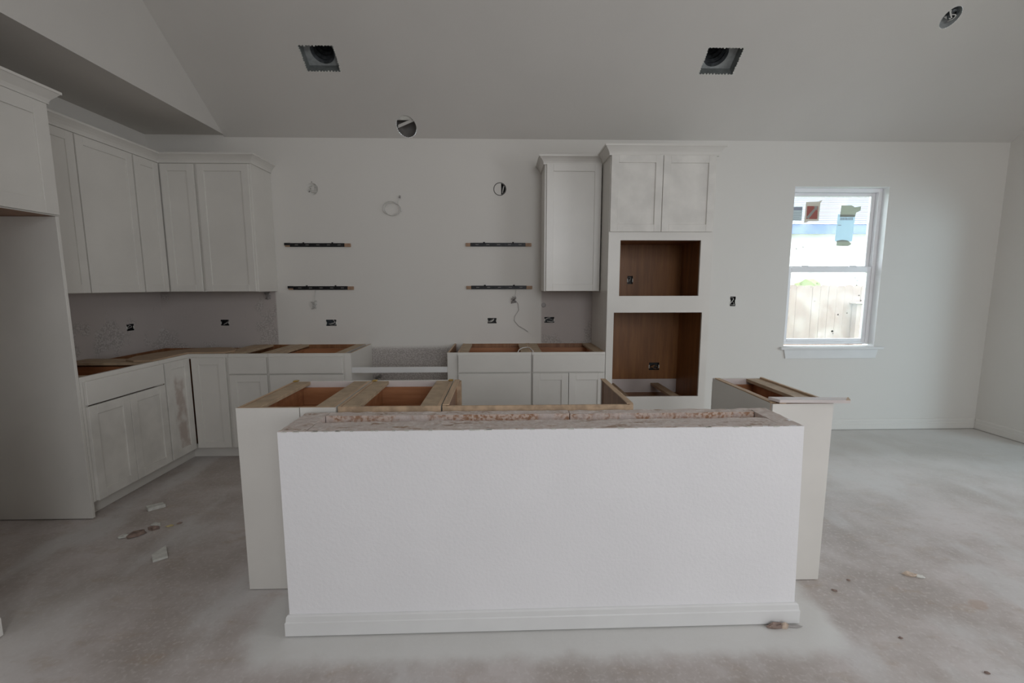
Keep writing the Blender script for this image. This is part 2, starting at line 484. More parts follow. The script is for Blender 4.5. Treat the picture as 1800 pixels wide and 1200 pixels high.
# ------------------------------------------------------------------ room shell
D, XL, XR, XG = 4.19, -3.111, 4.712, -2.422
ZC, ZF, YF = 2.7176, 2.736, -3.5
SL = 0.75
YT = 1.45
ZT = ZC + SL * (D - YT)
PY0, PY1 = 2.0, 3.60                                    # doorway of the right wall
F_BACK = lambda u, v, w: (u, D - w, v)                 # w towards the room
F_LEFT = lambda u, v, w: (XL + w, u, v)
F_RIGHT = lambda u, v, w: (XR - w, u, v)
nrm = Vector((0, -SL, -1)).normalized()
def F_SLOPE(u, v, w):                                   # v = world y on the slope, w into the room
    return (u, v + nrm.y * w, ZC + SL * (D - v) + nrm.z * w)

BOXES = [  # junction boxes on the back wall: x, z, half width, half height
    (-2.549, 1.080, 0.037, 0.027), (-1.575, 1.075, 0.047, 0.029), (-0.079, 1.090, 0.042, 0.025), (0.460, 1.096, 0.046, 0.027), (2.202, 1.266, 0.026, 0.045)]
LBOX = (3.821, 1.072, 0.036, 0.028)
WX0, WX1, WZ0, WZ1 = 2.722, 3.612, 0.825, 2.320
bm = B()
sheet(bm, F_BACK, XL, XR, -0.02, ZC, rects=[(a - c_, a + c_, b - d_, b + d_) for a, b, c_, d_ in BOXES] + [(WX0, WX1, WZ0, WZ1)],
      circles=[(-1.685, 2.278, 0.052), (0.0, 2.285, 0.052)])
sheet(bm, F_BACK, XL, XG + 0.03, ZC, ZF + 0.02)
struct('wall_back', bm, 'wallback', recalc=False)
bm = B()
sheet(bm, F_LEFT, YF, D, -0.02, ZF + 0.02, rects=[(LBOX[0] - LBOX[2], LBOX[0] + LBOX[2], LBOX[1] - LBOX[3], LBOX[1] + LBOX[3])])
struct('wall_left', bm, 'wallleft', recalc=False)
bm = B()
sheet(bm, F_RIGHT, YF, D, -0.02, ZC, rects=[(PY0, PY1, 0.03, 2.04)])
for a0 in (PY0, PY1):
    bm.faces.new([bm.verts.new(F_RIGHT(a0, q, w)) for q, w in ((0.03, 0), (2.04, 0), (2.04, -0.15), (0.03, -0.15))])
for b0 in (0.03, 2.04):
    bm.faces.new([bm.verts.new(F_RIGHT(q, b0, w)) for q, w in ((PY0, 0), (PY1, 0), (PY1, -0.15), (PY0, -0.15))])
vs = [bm.verts.new(F_RIGHT(*q, 0)) for q in ((YF, ZC), (D, ZC), (YT, ZT), (YF, ZT))]
bm.faces.new(vs)
struct('wall_right', bm, 'paint', recalc=False)
# enclosure added outside the doorway of the right wall to keep sky light out
bm = B()
box(bm, WORLD, XR + 0.002, 8.6, -2.2, D + 0.3, 2.45, 2.55)
struct('roof_sky_blocker', bm, 'ceil')
bm = B()
box(bm, WORLD, XR + 0.002, 8.6, -2.3, -2.2, -0.02, 2.45)
box(bm, WORLD, XR + 0.002, 8.6, D + 0.3, D + 0.35, -0.02, 2.45)
box(bm, WORLD, 8.6, 8.7, -2.3, D + 0.35, -0.02, 2.55)
box(bm, WORLD, XR + 0.002, XR + 0.05, D - 0.01, D + 0.35, -0.02, 2.55)
struct('wall_sky_blocker', bm, 'siding')
bm = B()
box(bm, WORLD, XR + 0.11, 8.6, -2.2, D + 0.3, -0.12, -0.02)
struct('floor_added_enclosure', bm, 'floor')
bm = B()
sheet(bm, lambda u, v, w: (u, YF, v), XL, XR, -0.02, ZT, rects=[])
struct('wall_front', bm, 'paint', recalc=False)
bm = B()
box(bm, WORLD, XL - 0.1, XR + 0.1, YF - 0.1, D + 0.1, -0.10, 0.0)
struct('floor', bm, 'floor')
# sloped ceiling with its openings
BOOTS = [(-1.487, -1.228, 3.577, 3.729), (1.573, 1.845, 3.562, 3.720)]
DUCT = (-0.808, 4.098, 0.085)
CAN = (3.242, 3.385, 0.058)
bm = B()
sheet(bm, F_SLOPE, XG, XR, YT, D, rects=BOOTS, circles=[DUCT, CAN])
vs = [bm.verts.new(q) for q in ((XG, YT, ZT), (XR, YT, ZT), (XR, YF, ZT), (XG, YF, ZT))]
bm.faces.new(vs)
struct('ceiling', bm, 'ceil', recalc=False)
# kitchen drop: flat ceiling and the upright face above it
bm = B()
box(bm, WORLD, XL, XG, YF, D, ZF, ZF + 0.02, skip=('u+',))
struct('ceiling_kitchen', bm, 'ceil')
bm = B()
yc = D - (ZF - ZC) / SL
vs = [bm.verts.new(q) for q in ((XG, YF, ZF), (XG, yc, ZF), (XG, YT, ZT), (XG, YF, ZT))]
bm.faces.new(vs)
bm.faces.new([bm.verts.new(q) for q in ((XG, yc, ZF), (XG, D, ZF), (XG, D, ZC))])
struct('wall_gable', bm, 'ceil', recalc=False)
# wall beside the refrigerator bay, its foot just in view
bm = B()
box(bm, WORLD, XL, -2.046, YF, 1.70, 0, ZF, skip=('u-',))
struct('wall_pantry', bm, 'knee')
def baseboard(name, F, u0, u1, h=0.105):
    bm = B()
    prof = [(0.0, 0.006), (0.014, 0.006), (0.014, h * 0.62), (0.011, h * 0.66), (0.011, h * 0.9), (0.006, h), (0.0, h)]
    for k in range(len(prof)):
        q = (k + 1) % len(prof)
        bm.faces.new([bm.verts.new(F(u, prof[i][1], prof[i][0])) for u, i in ((u0, k), (u1, k), (u1, q), (u0, q))])
    for u in (u0, u1):
        bm.faces.new([bm.verts.new(F(u, b_, a_)) for a_, b_ in prof])
    bmesh.ops.remove_doubles(bm, verts=list(bm.verts), dist=1e-5)
    return struct(name, bm, 'paint')
baseboard('baseboard_back', F_BACK, 1.71, XR)
baseboard('baseboard_right', F_RIGHT, PY1 + 0.002, D - 0.015)
baseboard('baseboard_pantry', lambda u, v, w: (-2.046 + w, u, v), YF, 1.712, 0.13)

# ------------------------------------------------------------------ window
win = bpy.data.objects.new('window_1', None)
COL.objects.link(win)
win.location = (3.167, D, WZ0)
win['kind'] = 'structure'
FW = F_BACK                                             # w negative = outwards
bm = B()
for a, b_ in (((WX0, WZ0), (WX0, WZ1)), ((WX1, WZ0), (WX1, WZ1)), ((WX0, WZ1), (WX1, WZ1)), ((WX0, WZ0), (WX1, WZ0))):
    bm.faces.new([bm.verts.new(FW(q[0], q[1], w)) for q, w in ((a, 0), (b_, 0), (b_, -0.14), (a, -0.14))])
obj('reveal', bm, 'reveal', win, recalc=False)
bm = B()
fx0, fx1, fz0, fz1 = WX0, WX1, WZ0 + 0.02, WZ1
box(bm, FW, fx0, fx0 + 0.035, fz0, fz1, -0.14, -0.070)
box(bm, FW, fx1 - 0.035, fx1, fz0, fz1, -0.14, -0.070)
box(bm, FW, fx0 + 0.035, fx1 - 0.035, fz1 - 0.035, fz1, -0.14, -0.070)
box(bm, FW, fx0 + 0.035, fx1 - 0.035, fz0, fz0 + 0.022, -0.14, -0.070)
obj('window_frame', bm, 'vinyl', win, 0.003)
def sash(z0, z1, w0, w1, b, t):
    bm = B()
    x0, x1 = fx0 + 0.036, fx1 - 0.036
    box(bm, FW, x0, x0 + 0.036, z0, z1, w0, w1)
    box(bm, FW, x1 - 0.036, x1, z0, z1, w0, w1)
    box(bm, FW, x0 + 0.036, x1 - 0.036, z0, z0 + b, w0, w1)
    box(bm, FW, x0 + 0.036, x1 - 0.036, z1 - t, z1, w0, w1)
    s_ = obj('sash', bm, 'vinyl', win, 0.003)
    bm = B()
    box(bm, FW, x0 + 0.034, x1 - 0.034, z0 + b - 0.002, z1 - t + 0.002, (w0 + w1) / 2 - 0.002, (w0 + w1) / 2 + 0.002)
    obj('pane', bm, 'glass', s_)
    return s_
sash(1.555, fz1 - 0.036, -0.136, -0.108, 0.045, 0.030)
low = sash(fz0 + 0.022, 1.592, -0.104, -0.074, 0.030, 0.052)
for cx in (2.93, 3.40):
    B1('sash_lock', FW, (cx - 0.035, cx + 0.035, 1.592, 1.604, -0.10, -0.08), 'vinyl', low, 0.003)
B1('sill', FW, (2.683, 3.686, 0.803, 0.829, -0.07, 0.035), 'trim', win, 0.004)
bm = B()
prism(bm, FW, [(2.722, 0.803), (2.742, 0.715), (3.626, 0.715), (3.646, 0.803)], 0.0, 0.014)
obj('apron', bm, 'trim', win, 0.002)
# dirt specks on the lower pane
bm = B()
for (px, pz, r) in [(3.254, 0.969, 0.011), (3.262, 0.946, 0.006), (3.297, 1.131, 0.008), (3.386, 1.147, 0.006), (3.51, 1.269, 0.007), (3.488, 1.318, 0.007), (3.456, 1.417, 0.006), (3.458, 1.461, 0.006), (3.433, 1.488, 0.006), (3.391, 1.51, 0.004), (3.062, 1.434, 0.005), (3.008, 1.401, 0.005), (3.021, 1.385, 0.004), (2.906, 1.423, 0.004), (3.053, 1.264, 0.005), (3.033, 1.303, 0.004), (3.296, 0.952, 0.004), (2.808, 1.391, 0.003), (3.416, 1.13, 0.003), (3.531, 1.23, 0.005)]:
    lathe(bm, FW, px, pz, [(r, -0.086), (r * 0.6, -0.084)], seg=7, close=True)
for (px, pz, r) in [(2.855, 1.766, 0.006), (2.889, 1.766, 0.004), (2.921, 1.782, 0.006), (3.501, 1.636, 0.005)]:
    lathe(bm, FW, px, pz, [(r, -0.119), (r * 0.6, -0.117)], seg=7, close=True)
o = obj('dirt_specks', bm, 'speck', low)
o['kind'] = 'stuff'

# stickers on the upper pane
GW = -0.1195
t = thing('energy_label', (2.845, D + 0.12, 2.03), 'small grey printed label on the upper pane beside the window edge', 'sticker')
B1('backing', FW, (2.795, 2.885, 2.03, 2.16, GW, GW + 0.001), 'label', t)
bm = B()
box(bm, FW, 2.80, 2.88, 2.125, 2.155, GW + 0.001, GW + 0.0015)
for k in range(5):
    box(bm, FW, 2.803, 2.876 - 0.012 * (k % 2), 2.042 + k * 0.016, 2.046 + k * 0.016, GW + 0.001, GW + 0.0015)
obj('print', bm, 'ink', t)['kind'] = 'stuff'
t = thing('warning_sticker', (2.985, D + 0.12, 2.02), 'red square sticker with a pale diagonal bar and tan border', 'sticker')
bm = B()
prism(bm, FW, [(2.910, 2.005), (2.955, 2.025), (3.050, 2.027), (3.055, 2.195), (3.075, 2.222), (3.035, 2.208), (2.915, 2.203)], GW, GW + 0.001)
obj('backing', bm, 'tanborder', t)
B1('red_square', FW, (2.928, 3.035, 2.045, 2.165, GW + 0.001, GW + 0.0016), 'red', t)
bm = B()
prism(bm, FW, [(2.928, 2.062), (2.950, 2.045), (3.018, 2.135), (3.028, 2.122), (3.030, 2.172), (2.992, 2.160), (3.003, 2.150)], GW + 0.0016, GW + 0.0021)
obj('diagonal_bar', bm, 'tanborder', t)
t = thing('paper_notice', (3.32, D + 0.12, 1.83), 'pale blue paper notice taped to the upper window pane', 'paper')
bm = B()
prism(bm, FW, [(3.225, 1.835), (3.395, 1.835), (3.405, 2.085), (3.235, 2.090)], GW, GW + 0.001)
obj('sheet', bm, 'sheet', t)
for poly in ([(3.255, 2.065), (3.40, 2.065), (3.41, 2.105), (3.45, 2.125), (3.452, 2.165), (3.39, 2.155), (3.36, 2.175), (3.26, 2.172)], [(3.245, 1.795), (3.36, 1.790), (3.395, 1.812), (3.35, 1.845), (3.29, 1.85), (3.245, 1.84)]):
    bm = B()
    prism(bm, FW, poly, GW + 0.001, GW + 0.002)
    obj('tape', bm, 'tape', t)
bm = B()
for k in range(9):
    box(bm, FW, 3.262 + k * 0.014, 3.270 + k * 0.014, 2.035, 2.060, GW + 0.001, GW + 0.0016)
box(bm, FW, 3.243, 3.275, 1.985, 1.991, GW + 0.001, GW + 0.0016)
obj('print', bm, 'ink', t)['kind'] = 'stuff'

# ------------------------------------------------------------------ outside
bm = B()
box(bm, WORLD, -12, 22, D + 0.35, 30, -0.60, -0.48)
struct('ground', bm, 'lawn')
fen = thing('fence', (6.0, 7.6, -0.48), 'weathered cedar picket fence outside behind the lower window pane', 'fence')
pk = None
FY = 7.6
for i in range(34):
    x0 = 3.4 + i * 0.1415
    bm = B()
    dz = random.uniform(-0.012, 0.012)
    yo = random.uniform(-0.004, 0.004)
    prism(bm, lambda u, v, w: (u, FY + w + yo, v), [(x0, -0.46), (x0 + 0.138, -0.46), (x0 + 0.138, 1.395 + dz), (x0 + 0.118, 1.42 + dz), (x0 + 0.02, 1.42 + dz), (x0, 1.395 + dz)], 0, 0.016)
    obj('picket', bm, 'picket', fen)
B1('post', lambda u, v, w: (u, FY - w, v), (6.10, 6.24, -0.46, 1.10, 0.0, 0.10), 'picket', fen, 0.004)
B1('post_cap', lambda u, v, w: (u, FY - w, v), (6.04, 6.30, 1.10, 1.13, -0.01, 0.14), 'picket', fen, 0.004)
hs = thing('neighbour_house', (9.0, 13.0, -0.48), 'pale house with grey shingle roof and blue fascia beyond the fence', 'house')
B1('wall', WORLD, (3.0, 18.0, 13.3, 20.0, -0.48, 2.95), 'siding', hs)
B1('soffit', WORLD, (2.4, 18.6, 12.85, 13.3, 2.92, 2.95), 'siding', hs)
B1('fascia', WORLD, (2.4, 18.6, 12.80, 12.85, 2.88, 3.16), 'fascia', hs)
for k in range(22):
    y0 = 12.74 + k * 0.16
    z0 = 3.165 + k * 0.085
    bm = B()
    vs = [(2.3, y0, z0), (18.7, y0, z0), (18.7, y0 + 0.20, z0 + 0.092), (2.3, y0 + 0.20, z0 + 0.092)]
    vv = [bm.verts.new(q) for q in vs] + [bm.verts.new((q[0], q[1], q[2] + 0.022)) for q in vs]
    for f in ((0, 3, 2, 1), (4, 5, 6, 7), (0, 1, 5, 4), (1, 2, 6, 5), (2, 3, 7, 6), (3, 0, 4, 7)):
        bm.faces.new([vv[q] for q in f])
    obj('shingle_course', bm, 'roof', hs)
def blob(c, r, sub=3, amp=0.3, squash=0.8):
    bm = B()
    bmesh.ops.create_icosphere(bm, subdivisions=sub, radius=r)
    for v in bm.verts:
        v.co *= 1 + amp * noise.noise(v.co * (2.2 / r)) + 0.14 * noise.noise(v.co * (7 / r))
        v.co.z *= squash
        v.co += Vector(c)
    return bm
t = thing('garden_shrub', (7.2, 10.3, -0.48), 'yellow green shrub showing over the fence top', 'shrub')
obj('foliage', blob((7.2, 10.3, 0.75), 0.85, 4, 0.35), 'shrub', t)
bm = B()
tube(bm, [(7.2, 10.3, -0.48), (7.22, 10.3, 0.3)], 0.06)
obj('stem', bm, 'mdf', t)

# ------------------------------------------------------------------ cabinets
def fr_back(yf):
    return lambda u, v, w: (u, yf - w, v)
def fr_left(xf):
    return lambda u, v, w: (xf + w, u, v)
def fr_isl(yf):
    return lambda u, v, w: (u, yf + w, v)
def shaker(F, u0, u1, v0, v1, parent, mat='cab', pmat=None, name='door', rail=0.057, w0=0.001):
    bm = B()
    t_ = w0 + 0.019
    box(bm, F, u0, u0 + rail, v0, v1, w0, t_)
    box(bm, F, u1 - rail, u1, v0, v1, w0, t_)
    box(bm, F, u0 + rail, u1 - rail, v0, v0 + rail, w0, t_)
    box(bm, F, u0 + rail, u1 - rail, v1 - rail, v1, w0, t_)
    d_ = obj(name, bm, mat, parent, 0.0014)
    bm = B()
    box(bm, F, u0 + rail - 0.004, u1 - rail + 0.004, v0 + rail - 0.004, v1 - rail + 0.004, w0 + 0.002, w0 + 0.011)
    obj('panel', bm, pmat or mat, d_)
    return d_
def slab(F, u0, u1, v0, v1, parent, name='drawer_front', mat='cab', w0=0.001):
    return B1(name, F, (u0, u1, v0, v1, w0, w0 + 0.019), mat, parent, 0.0016)
TOP = 0.876
def base_carcass(F, root, u0, u1, depth, out=('cab', 'cab'), braces=(True, True), back_out='cab', top_frame=True, drawerbox=True, ztop_front=TOP, rail_w=0.085):
    """Open-topped floor cabinet: sides, floor, back, face frame, plinth, top rails and a drawer box."""
    for (a, b_, face, om) in ((u0, u0 + 0.016, 'u+', out[0]), (u1 - 0.016, u1, 'u-', out[1])):
        bm = B()
        fm = {face: 1, 'v+': 2, 'w-': 2}
        box(bm, F, a, b_, 0.10, TOP, -depth, -0.019, fm)
        box(bm, F, a, b_, 0.002, 0.10, -depth, -0.075, fm)
        obj('side_panel', bm, [om, 'wood', 'raw'], root)
    B1('floor_panel', F, (u0 + 0.016, u1 - 0.016, 0.10, 0.115, -depth + 0.012, -0.019), 'wood', root)
    bm = B()
    box(bm, F, u0 + 0.016, u1 - 0.016, 0.10, TOP - 0.002, -depth, -depth + 0.012, {'w-': 1, 'v+': 2})
    obj('back_panel', bm, ['wood', back_out, 'raw'], root)
    B1('plinth', F, (u0, u1, 0.002, 0.10, -0.075, -0.060), 'cab', root)
    bm = B()
    st = 0.038
    zt = ztop_front
    fm = {'w-': 1}
    if zt >= TOP:
        box(bm, F, u0, u0 + st, 0.10, TOP, -0.019, 0, fm)
        box(bm, F, u1 - st, u1, 0.10, TOP, -0.019, 0, fm)
        box(bm, F, u0 + st, u1 - st, TOP - 0.04, TOP, -0.019, 0, fm)
    else:
        box(bm, F, u0, u0 + 0.022, 0.10, TOP, -0.019, 0, fm)
        box(bm, F, u1 - 0.022, u1, 0.10, TOP, -0.019, 0, fm)
        box(bm, F, u0 + 0.022, u1 - 0.022, zt - 0.04, zt, -0.019, 0, fm)
    box(bm, F, u0 + st, u1 - st, 0.10, 0.13, -0.019, 0, fm)
    if zt >= TOP:
        box(bm, F, u0 + st, u1 - st, 0.70, 0.725, -0.019, 0, fm)
    obj('face_frame', bm, ['cab', 'primer'], root, 0.0008)
    for on_, (a, b_) in zip(braces, ((u0 + 0.016, u0 + rail_w), (u1 - rail_w, u1 - 0.016))):
        if on_:
            B1('top_rail', F, (a, b_, TOP - 0.019, TOP - 0.001, -depth + 0.012, -0.019), 'mdf', root, 0.001)
    if drawerbox:
        bm = B()
        a, b_, w0_, w1_ = u0 + 0.045, u1 - 0.045, -depth + 0.05, -0.021
        box(bm, F, a, b_, 0.735, 0.742, w0_, w1_)
        box(bm, F, a, a + 0.012, 0.742, 0.842, w0_, w1_)
        box(bm, F, b_ - 0.012, b_, 0.742, 0.842, w0_, w1_)
        box(bm, F, a + 0.012, b_ - 0.012, 0.742, 0.842, w0_, w0_ + 0.012)
        box(bm, F, a + 0.012, b_ - 0.012, 0.742, 0.842, w1_ - 0.012, w1_)
        obj('drawer_box', bm, 'drawerwood', root, 0.001)

FB = 3.597            # front of the base cabinets on the back wall
XB = -2.4985          # front of the base cabinets on the left wall
fb, fl = fr_back(FB), fr_left(XB)

# left wall base cabinet
t = thing('base_cabinet', (-2.80, 2.98, 0), 'white base cabinet with two doors and wide drawer beside the tall end panel', 'cabinet')
base_carcass(fl, t, 2.664, 3.285, 0.61)
slab(fl, 2.680, 3.300, 0.703, 0.848, t)
shaker(fl, 2.680, 2.979, 0.103, 0.694, t, 'cabdust')
shaker(fl, 2.983, 3.300, 0.103, 0.694, t, 'cabdust')
# corner base cabinet
t = thing('corner_base_cabinet', (-2.80, 3.88, 0), 'L-shaped white corner base cabinet with hinged pair of narrow doors', 'cabinet')
XC, YC = -2.188, 3.287
bm = B()
box(bm, WORLD, XL + 0.002, XB - 0.02, YC, YC + 0.016, 0.002, TOP, {'w+': 1, 'v+': 2, 'v-': 1}) if False else None
box(bm, WORLD, XL + 0.002, XB - 0.02, YC, YC + 0.016, 0.10, TOP)
obj('side_panel', bm, 'mdf', t)
bm = B()
box(bm, WORLD, XC - 0.016, XC, FB + 0.02, D - 0.002, 0.10, TOP)
obj('side_panel', bm, 'mdf', t)
bm = B()
prism(bm, WORLD, [(XL + 0.002, YC + 0.016), (XB - 0.02, YC + 0.016), (XB - 0.02, FB + 0.02), (XC - 0.016, FB + 0.02), (XC - 0.016, D - 0.002), (XL + 0.002, D - 0.002)], 0.10, 0.116)
obj('floor_panel', bm, 'wood', t)
bm = B()
box(bm, WORLD, XL + 0.002, XL + 0.014, YC + 0.016, D - 0.002, 0.116, 0.845)
box(bm, WORLD, XL + 0.014, XC - 0.016, D - 0.014, D - 0.002, 0.116, 0.845)
obj('back_panel', bm, 'wood', t)
bm = B()
box(bm, WORLD, XB - 0.02, XB, YC, FB + 0.0, 0.10, 0.13)
box(bm, WORLD, XB - 0.02, XB, YC, FB + 0.0, TOP - 0.04, TOP)
box(bm, WORLD, XB - 0.02, XC, FB, FB + 0.02, 0.10, 0.13)
box(bm, WORLD, XB - 0.02, XC, FB, FB + 0.02, TOP - 0.04, TOP)
box(bm, WORLD, XB - 0.02, XB, YC, YC + 0.02, 0.13, TOP - 0.04)
box(bm, WORLD, XC - 0.02, XC, FB, FB + 0.02, 0.13, TOP - 0.04)
obj('face_frame', bm, 'cab', t)
bm = B()
box(bm, WORLD, XB - 0.075, XB - 0.06, YC, FB + 0.06, 0.002, 0.10)
box(bm, WORLD, XB - 0.075, XC, FB + 0.06, FB + 0.075, 0.002, 0.10)
obj('plinth', bm, 'cab', t)
B1('top_rail', WORLD, (XL + 0.014, XB - 0.02, YC + 0.016, YC + 0.10, TOP - 0.019, TOP - 0.001), 'mdf', t)
B1('top_rail', WORLD, (XC - 0.10, XC - 0.016, FB + 0.02, D - 0.014, TOP - 0.019, TOP - 0.001), 'mdf', t)
d1 = shaker(fl, 3.313, 3.574, 0.103, 0.848, t, 'cabdust', 'stained')
d1['label'] = 'narrow corner door with a smeared brown stain'
shaker(fb, -2.470, -2.203, 0.103, 0.848, t, 'cab')
# loose tan board lying over the corner
bm = B()
ctrl = [(-2.50, 3.235), (-2.62, 3.215), (-2.72, 3.27), (-2.775, 3.42), (-2.76, 3.60), (-2.70, 3.76), (-2.60, 3.865), (-2.46, 3.905), (-2.33, 3.89), (-2.24, 3.82), (-2.20, 3.72), (-2.22, 3.62), (-2.36, 3.612), (-2.505, 3.612), (-2.512, 3.50), (-2.505, 3.36)]
prism(bm, WORLD, ctrl, TOP + 0.0005, TOP + 0.0125)
single('curved_board', bm, 'board', 'tan round-edged board lying on top of the corner base cabinet', 'board', bevel=0.001)

# base cabinets along the back wall
t = thing('drawer_base_cabinet', (-2.03, 3.9, 0), 'narrow white base cabinet with one drawer and door beside the corner cabinet', 'cabinet')
base_carcass(fb, t, -2.186, -1.871, 0.59, rail_w=0.075, drawerbox=False)
slab(fb, -2.178, -1.880, 0.716, 0.850, t)
shaker(fb, -2.178, -1.880, 0.103, 0.706, t, 'cab')
t = thing('drawer_base_cabinet', (-1.54, 3.9, 0), 'wide white drawer cabinet with side panel facing the empty stove gap', 'cabinet')
base_carcass(fb, t, -1.869, -1.262, 0.59)
slab(fb, -1.860, -1.271, 0.716, 0.852, t)
slab(fb, -1.860, -1.271, 0.414, 0.706, t)
slab(fb, -1.860, -1.271, 0.103, 0.404, t)
bm = B()
box(bm, fb, -1.261, -1.209, 0.10, TOP, -0.019, 0.004)
obj('filler', bm, 'cab', t, 0.001)
bm = B()
box(bm, fb, -1.225, -1.209, 0.002, TOP, -0.59, -0.020, {'u-': 1, 'v+': 2})
obj('end_panel', bm, ['cab', 'wood', 'raw'], t)
t = thing('drawer_base_cabinet', (-0.05, 3.9, 0), 'white two-drawer cabinet beside the stove gap under the shelf brackets', 'cabinet')
base_carcass(fb, t, -0.352, 0.253, 0.59)
slab(fb, -0.344, 0.245, 0.716, 0.858, t)
slab(fb, -0.344, 0.245, 0.103, 0.706, t)
bm = B()
box(bm, fb, -0.433, -0.353, 0.10, TOP, -0.019, 0.002)
obj('filler', bm, 'cab', t, 0.001)
bm = B()
box(bm, fb, -0.433, -0.417, 0.002, TOP, -0.59, -0.020, {'u+': 1, 'v+': 2})
obj('end_panel', bm, ['cab', 'wood', 'raw'], t)
t = thing('base_cabinet', (0.56, 3.9, 0), 'white base cabinet with two doors tight against the tall oven cabinet', 'cabinet')
base_carcass(fb, t, 0.255, 0.858, 0.59)
slab(fb, 0.263, 0.853, 0.716, 0.858, t)
shaker(fb, 0.263, 0.555, 0.103, 0.706, t, 'cab')
shaker(fb, 0.559, 0.853, 0.103, 0.706, t, 'cab')

# white strip across the stove gap
bm = B()
box(bm, fb, -1.208, -0.434, 0.714, 0.759, -0.021, -0.001)
single('gap_rail', bm, 'trim', 'white strip spanning the empty stove gap between base cabinets', 'rail', bevel=0.001)
t = thing('gas_valve', (-1.155, 4.17, 0.56), 'small grey gas stub at the wall in the stove gap', 'valve')
bm = B()
tube(bm, [(-1.175, D + 0.0, 0.555), (-1.165, D - 0.05, 0.557), (-1.13, D - 0.07, 0.575)], 0.011, 8)
obj('pipe', bm, 'slot', t)
bm = B()
tube(bm, [(-1.13, D - 0.07, 0.575), (-1.115, D - 0.075, 0.585)], 0.015, 8)
obj('cap', bm, 'slot', t)
bm = B()
tube(bm, [(0.135, 3.625, 0.862), (0.158, 3.72, 0.882), (0.19, 3.80, 0.886), (0.232, 3.85, 0.884), (0.252, 3.82, 0.883), (0.262, 3.72, 0.881), (0.268, 3.63, 0.880)], 0.0045, 6)
single('white_cable', bm, 'wire', 'short white cable draped over the tops of two base cabinets', 'cable')

# tall end panel of the refrigerator bay
bm = B()
box(bm, WORLD, XL + 0.002, XB + 0.002, 2.641, 2.660, 0.006, 1.805)
single('tall_divider', bm, 'cab', 'tall plain white end panel closing the refrigerator bay', 'panel', bevel=0.001, loc=(-2.8, 2.65, 0))

CROWN = lambda z0, z1: [(0.0, z0), (0.012, z0), (0.012, z0 + 0.012), (0.018, z0 + 0.026), (0.030, z0 + 0.042), (0.047, z1 - 0.014), (0.052, z1 - 0.014), (0.052, z1), (0.0, z1)]
def crown(path, z0, z1, parent):
    bm = B()
    sweep(bm, path, CROWN(z0, z1))
    return obj('crown_moulding', bm, 'cab', parent)
# cabinet above the refrigerator bay
t = thing('refrigerator_cabinet', (-2.8, 2.2, 1.806), 'deep white wall cabinet above the empty refrigerator bay', 'cabinet')
bm = B()
box(bm, WORLD, XL + 0.002, XB - 0.001, 1.716, 2.662, 1.806, 2.43, {'w-': 1})
obj('carcass', bm, ['cab', 'wood'], t)
shaker(fr_left(XB), 2.194, 2.650, 1.812, 2.405, t, 'cab', rail=0.075)
shaker(fr_left(XB), 1.722, 2.190, 1.812, 2.405, t, 'cab', rail=0.075)
crown([(XL + 0.002 + 0.374, 2.662), (XB, 2.662), (XB, 1.716)][::-1], 2.41, 2.488, t)

# upper cabinets, left wall and corner
UL, UB = -2.794, 3.871
ful, fub = fr_left(UL), fr_back(UB)
UZ0, UZ1 = 1.368, 2.425
def upper_box(dims, root):
    bm = B()
    box(bm, WORLD, *dims)
    obj('carcass', bm, 'cab', root, 0.001)
t = thing('hanging_cabinet', (-2.95, 3.12, UZ0), 'white two-door wall cabinet hung on the side wall', 'cabinet')
upper_box((XL + 0.002, UL, 2.664, 3.590, UZ0, UZ1), t)
shaker(ful, 2.668, 3.119, UZ0 + 0.002, 2.405, t)
shaker(ful, 3.130, 3.587, UZ0 + 0.002, 2.405, t)
crown([(UL, 3.594), (UL, 2.664)][::-1], 2.412, 2.485, t)
t = thing('corner_hanging_cabinet', (-2.95, 4.0, UZ0), 'white L-shaped wall cabinet with two shiny narrow doors meeting in the corner', 'cabinet')
bm = B()
prism(bm, WORLD, [(XL + 0.002, 3.594), (UL, 3.594), (UL, UB), (-2.487, UB), (-2.487, D - 0.002), (XL + 0.002, D - 0.002)], UZ0, UZ1)
obj('carcass', bm, 'cab', t)
shaker(ful, 3.602, 3.846, UZ0 + 0.002, 2.405, t, 'cabgloss')
shaker(fub, -2.768, -2.500, UZ0 + 0.002, 2.405, t, 'cabgloss')
crown([(UL, 3.594), (UL, UB), (-2.483, UB)], 2.412, 2.485, t)
t = thing('hanging_cabinet', (-2.26, 4.0, UZ0), 'white single-door wall cabinet at the end of the corner run', 'cabinet')
upper_box((-2.483, -2.047, UB, D - 0.002, UZ0, UZ1), t)
shaker(fub, -2.476, -2.060, UZ0 + 0.002, 2.405, t)
crown([(-2.483, UB), (-2.047, UB), (-2.047, D - 0.002)], 2.412, 2.485, t)
# upper cabinet by the oven tower
t = thing('hanging_cabinet', (0.62, 4.0, UZ0), 'white single-door wall cabinet beside the tall oven cabinet', 'cabinet')
upper_box((0.376, 0.857, UB, D - 0.002, UZ0, UZ1), t)
shaker(fub, 0.392, 0.852, UZ0 + 0.002, 2.418, t)
crown([(0.376, D - 0.002), (0.376, UB), (0.857, UB)], 2.417, 2.487, t)

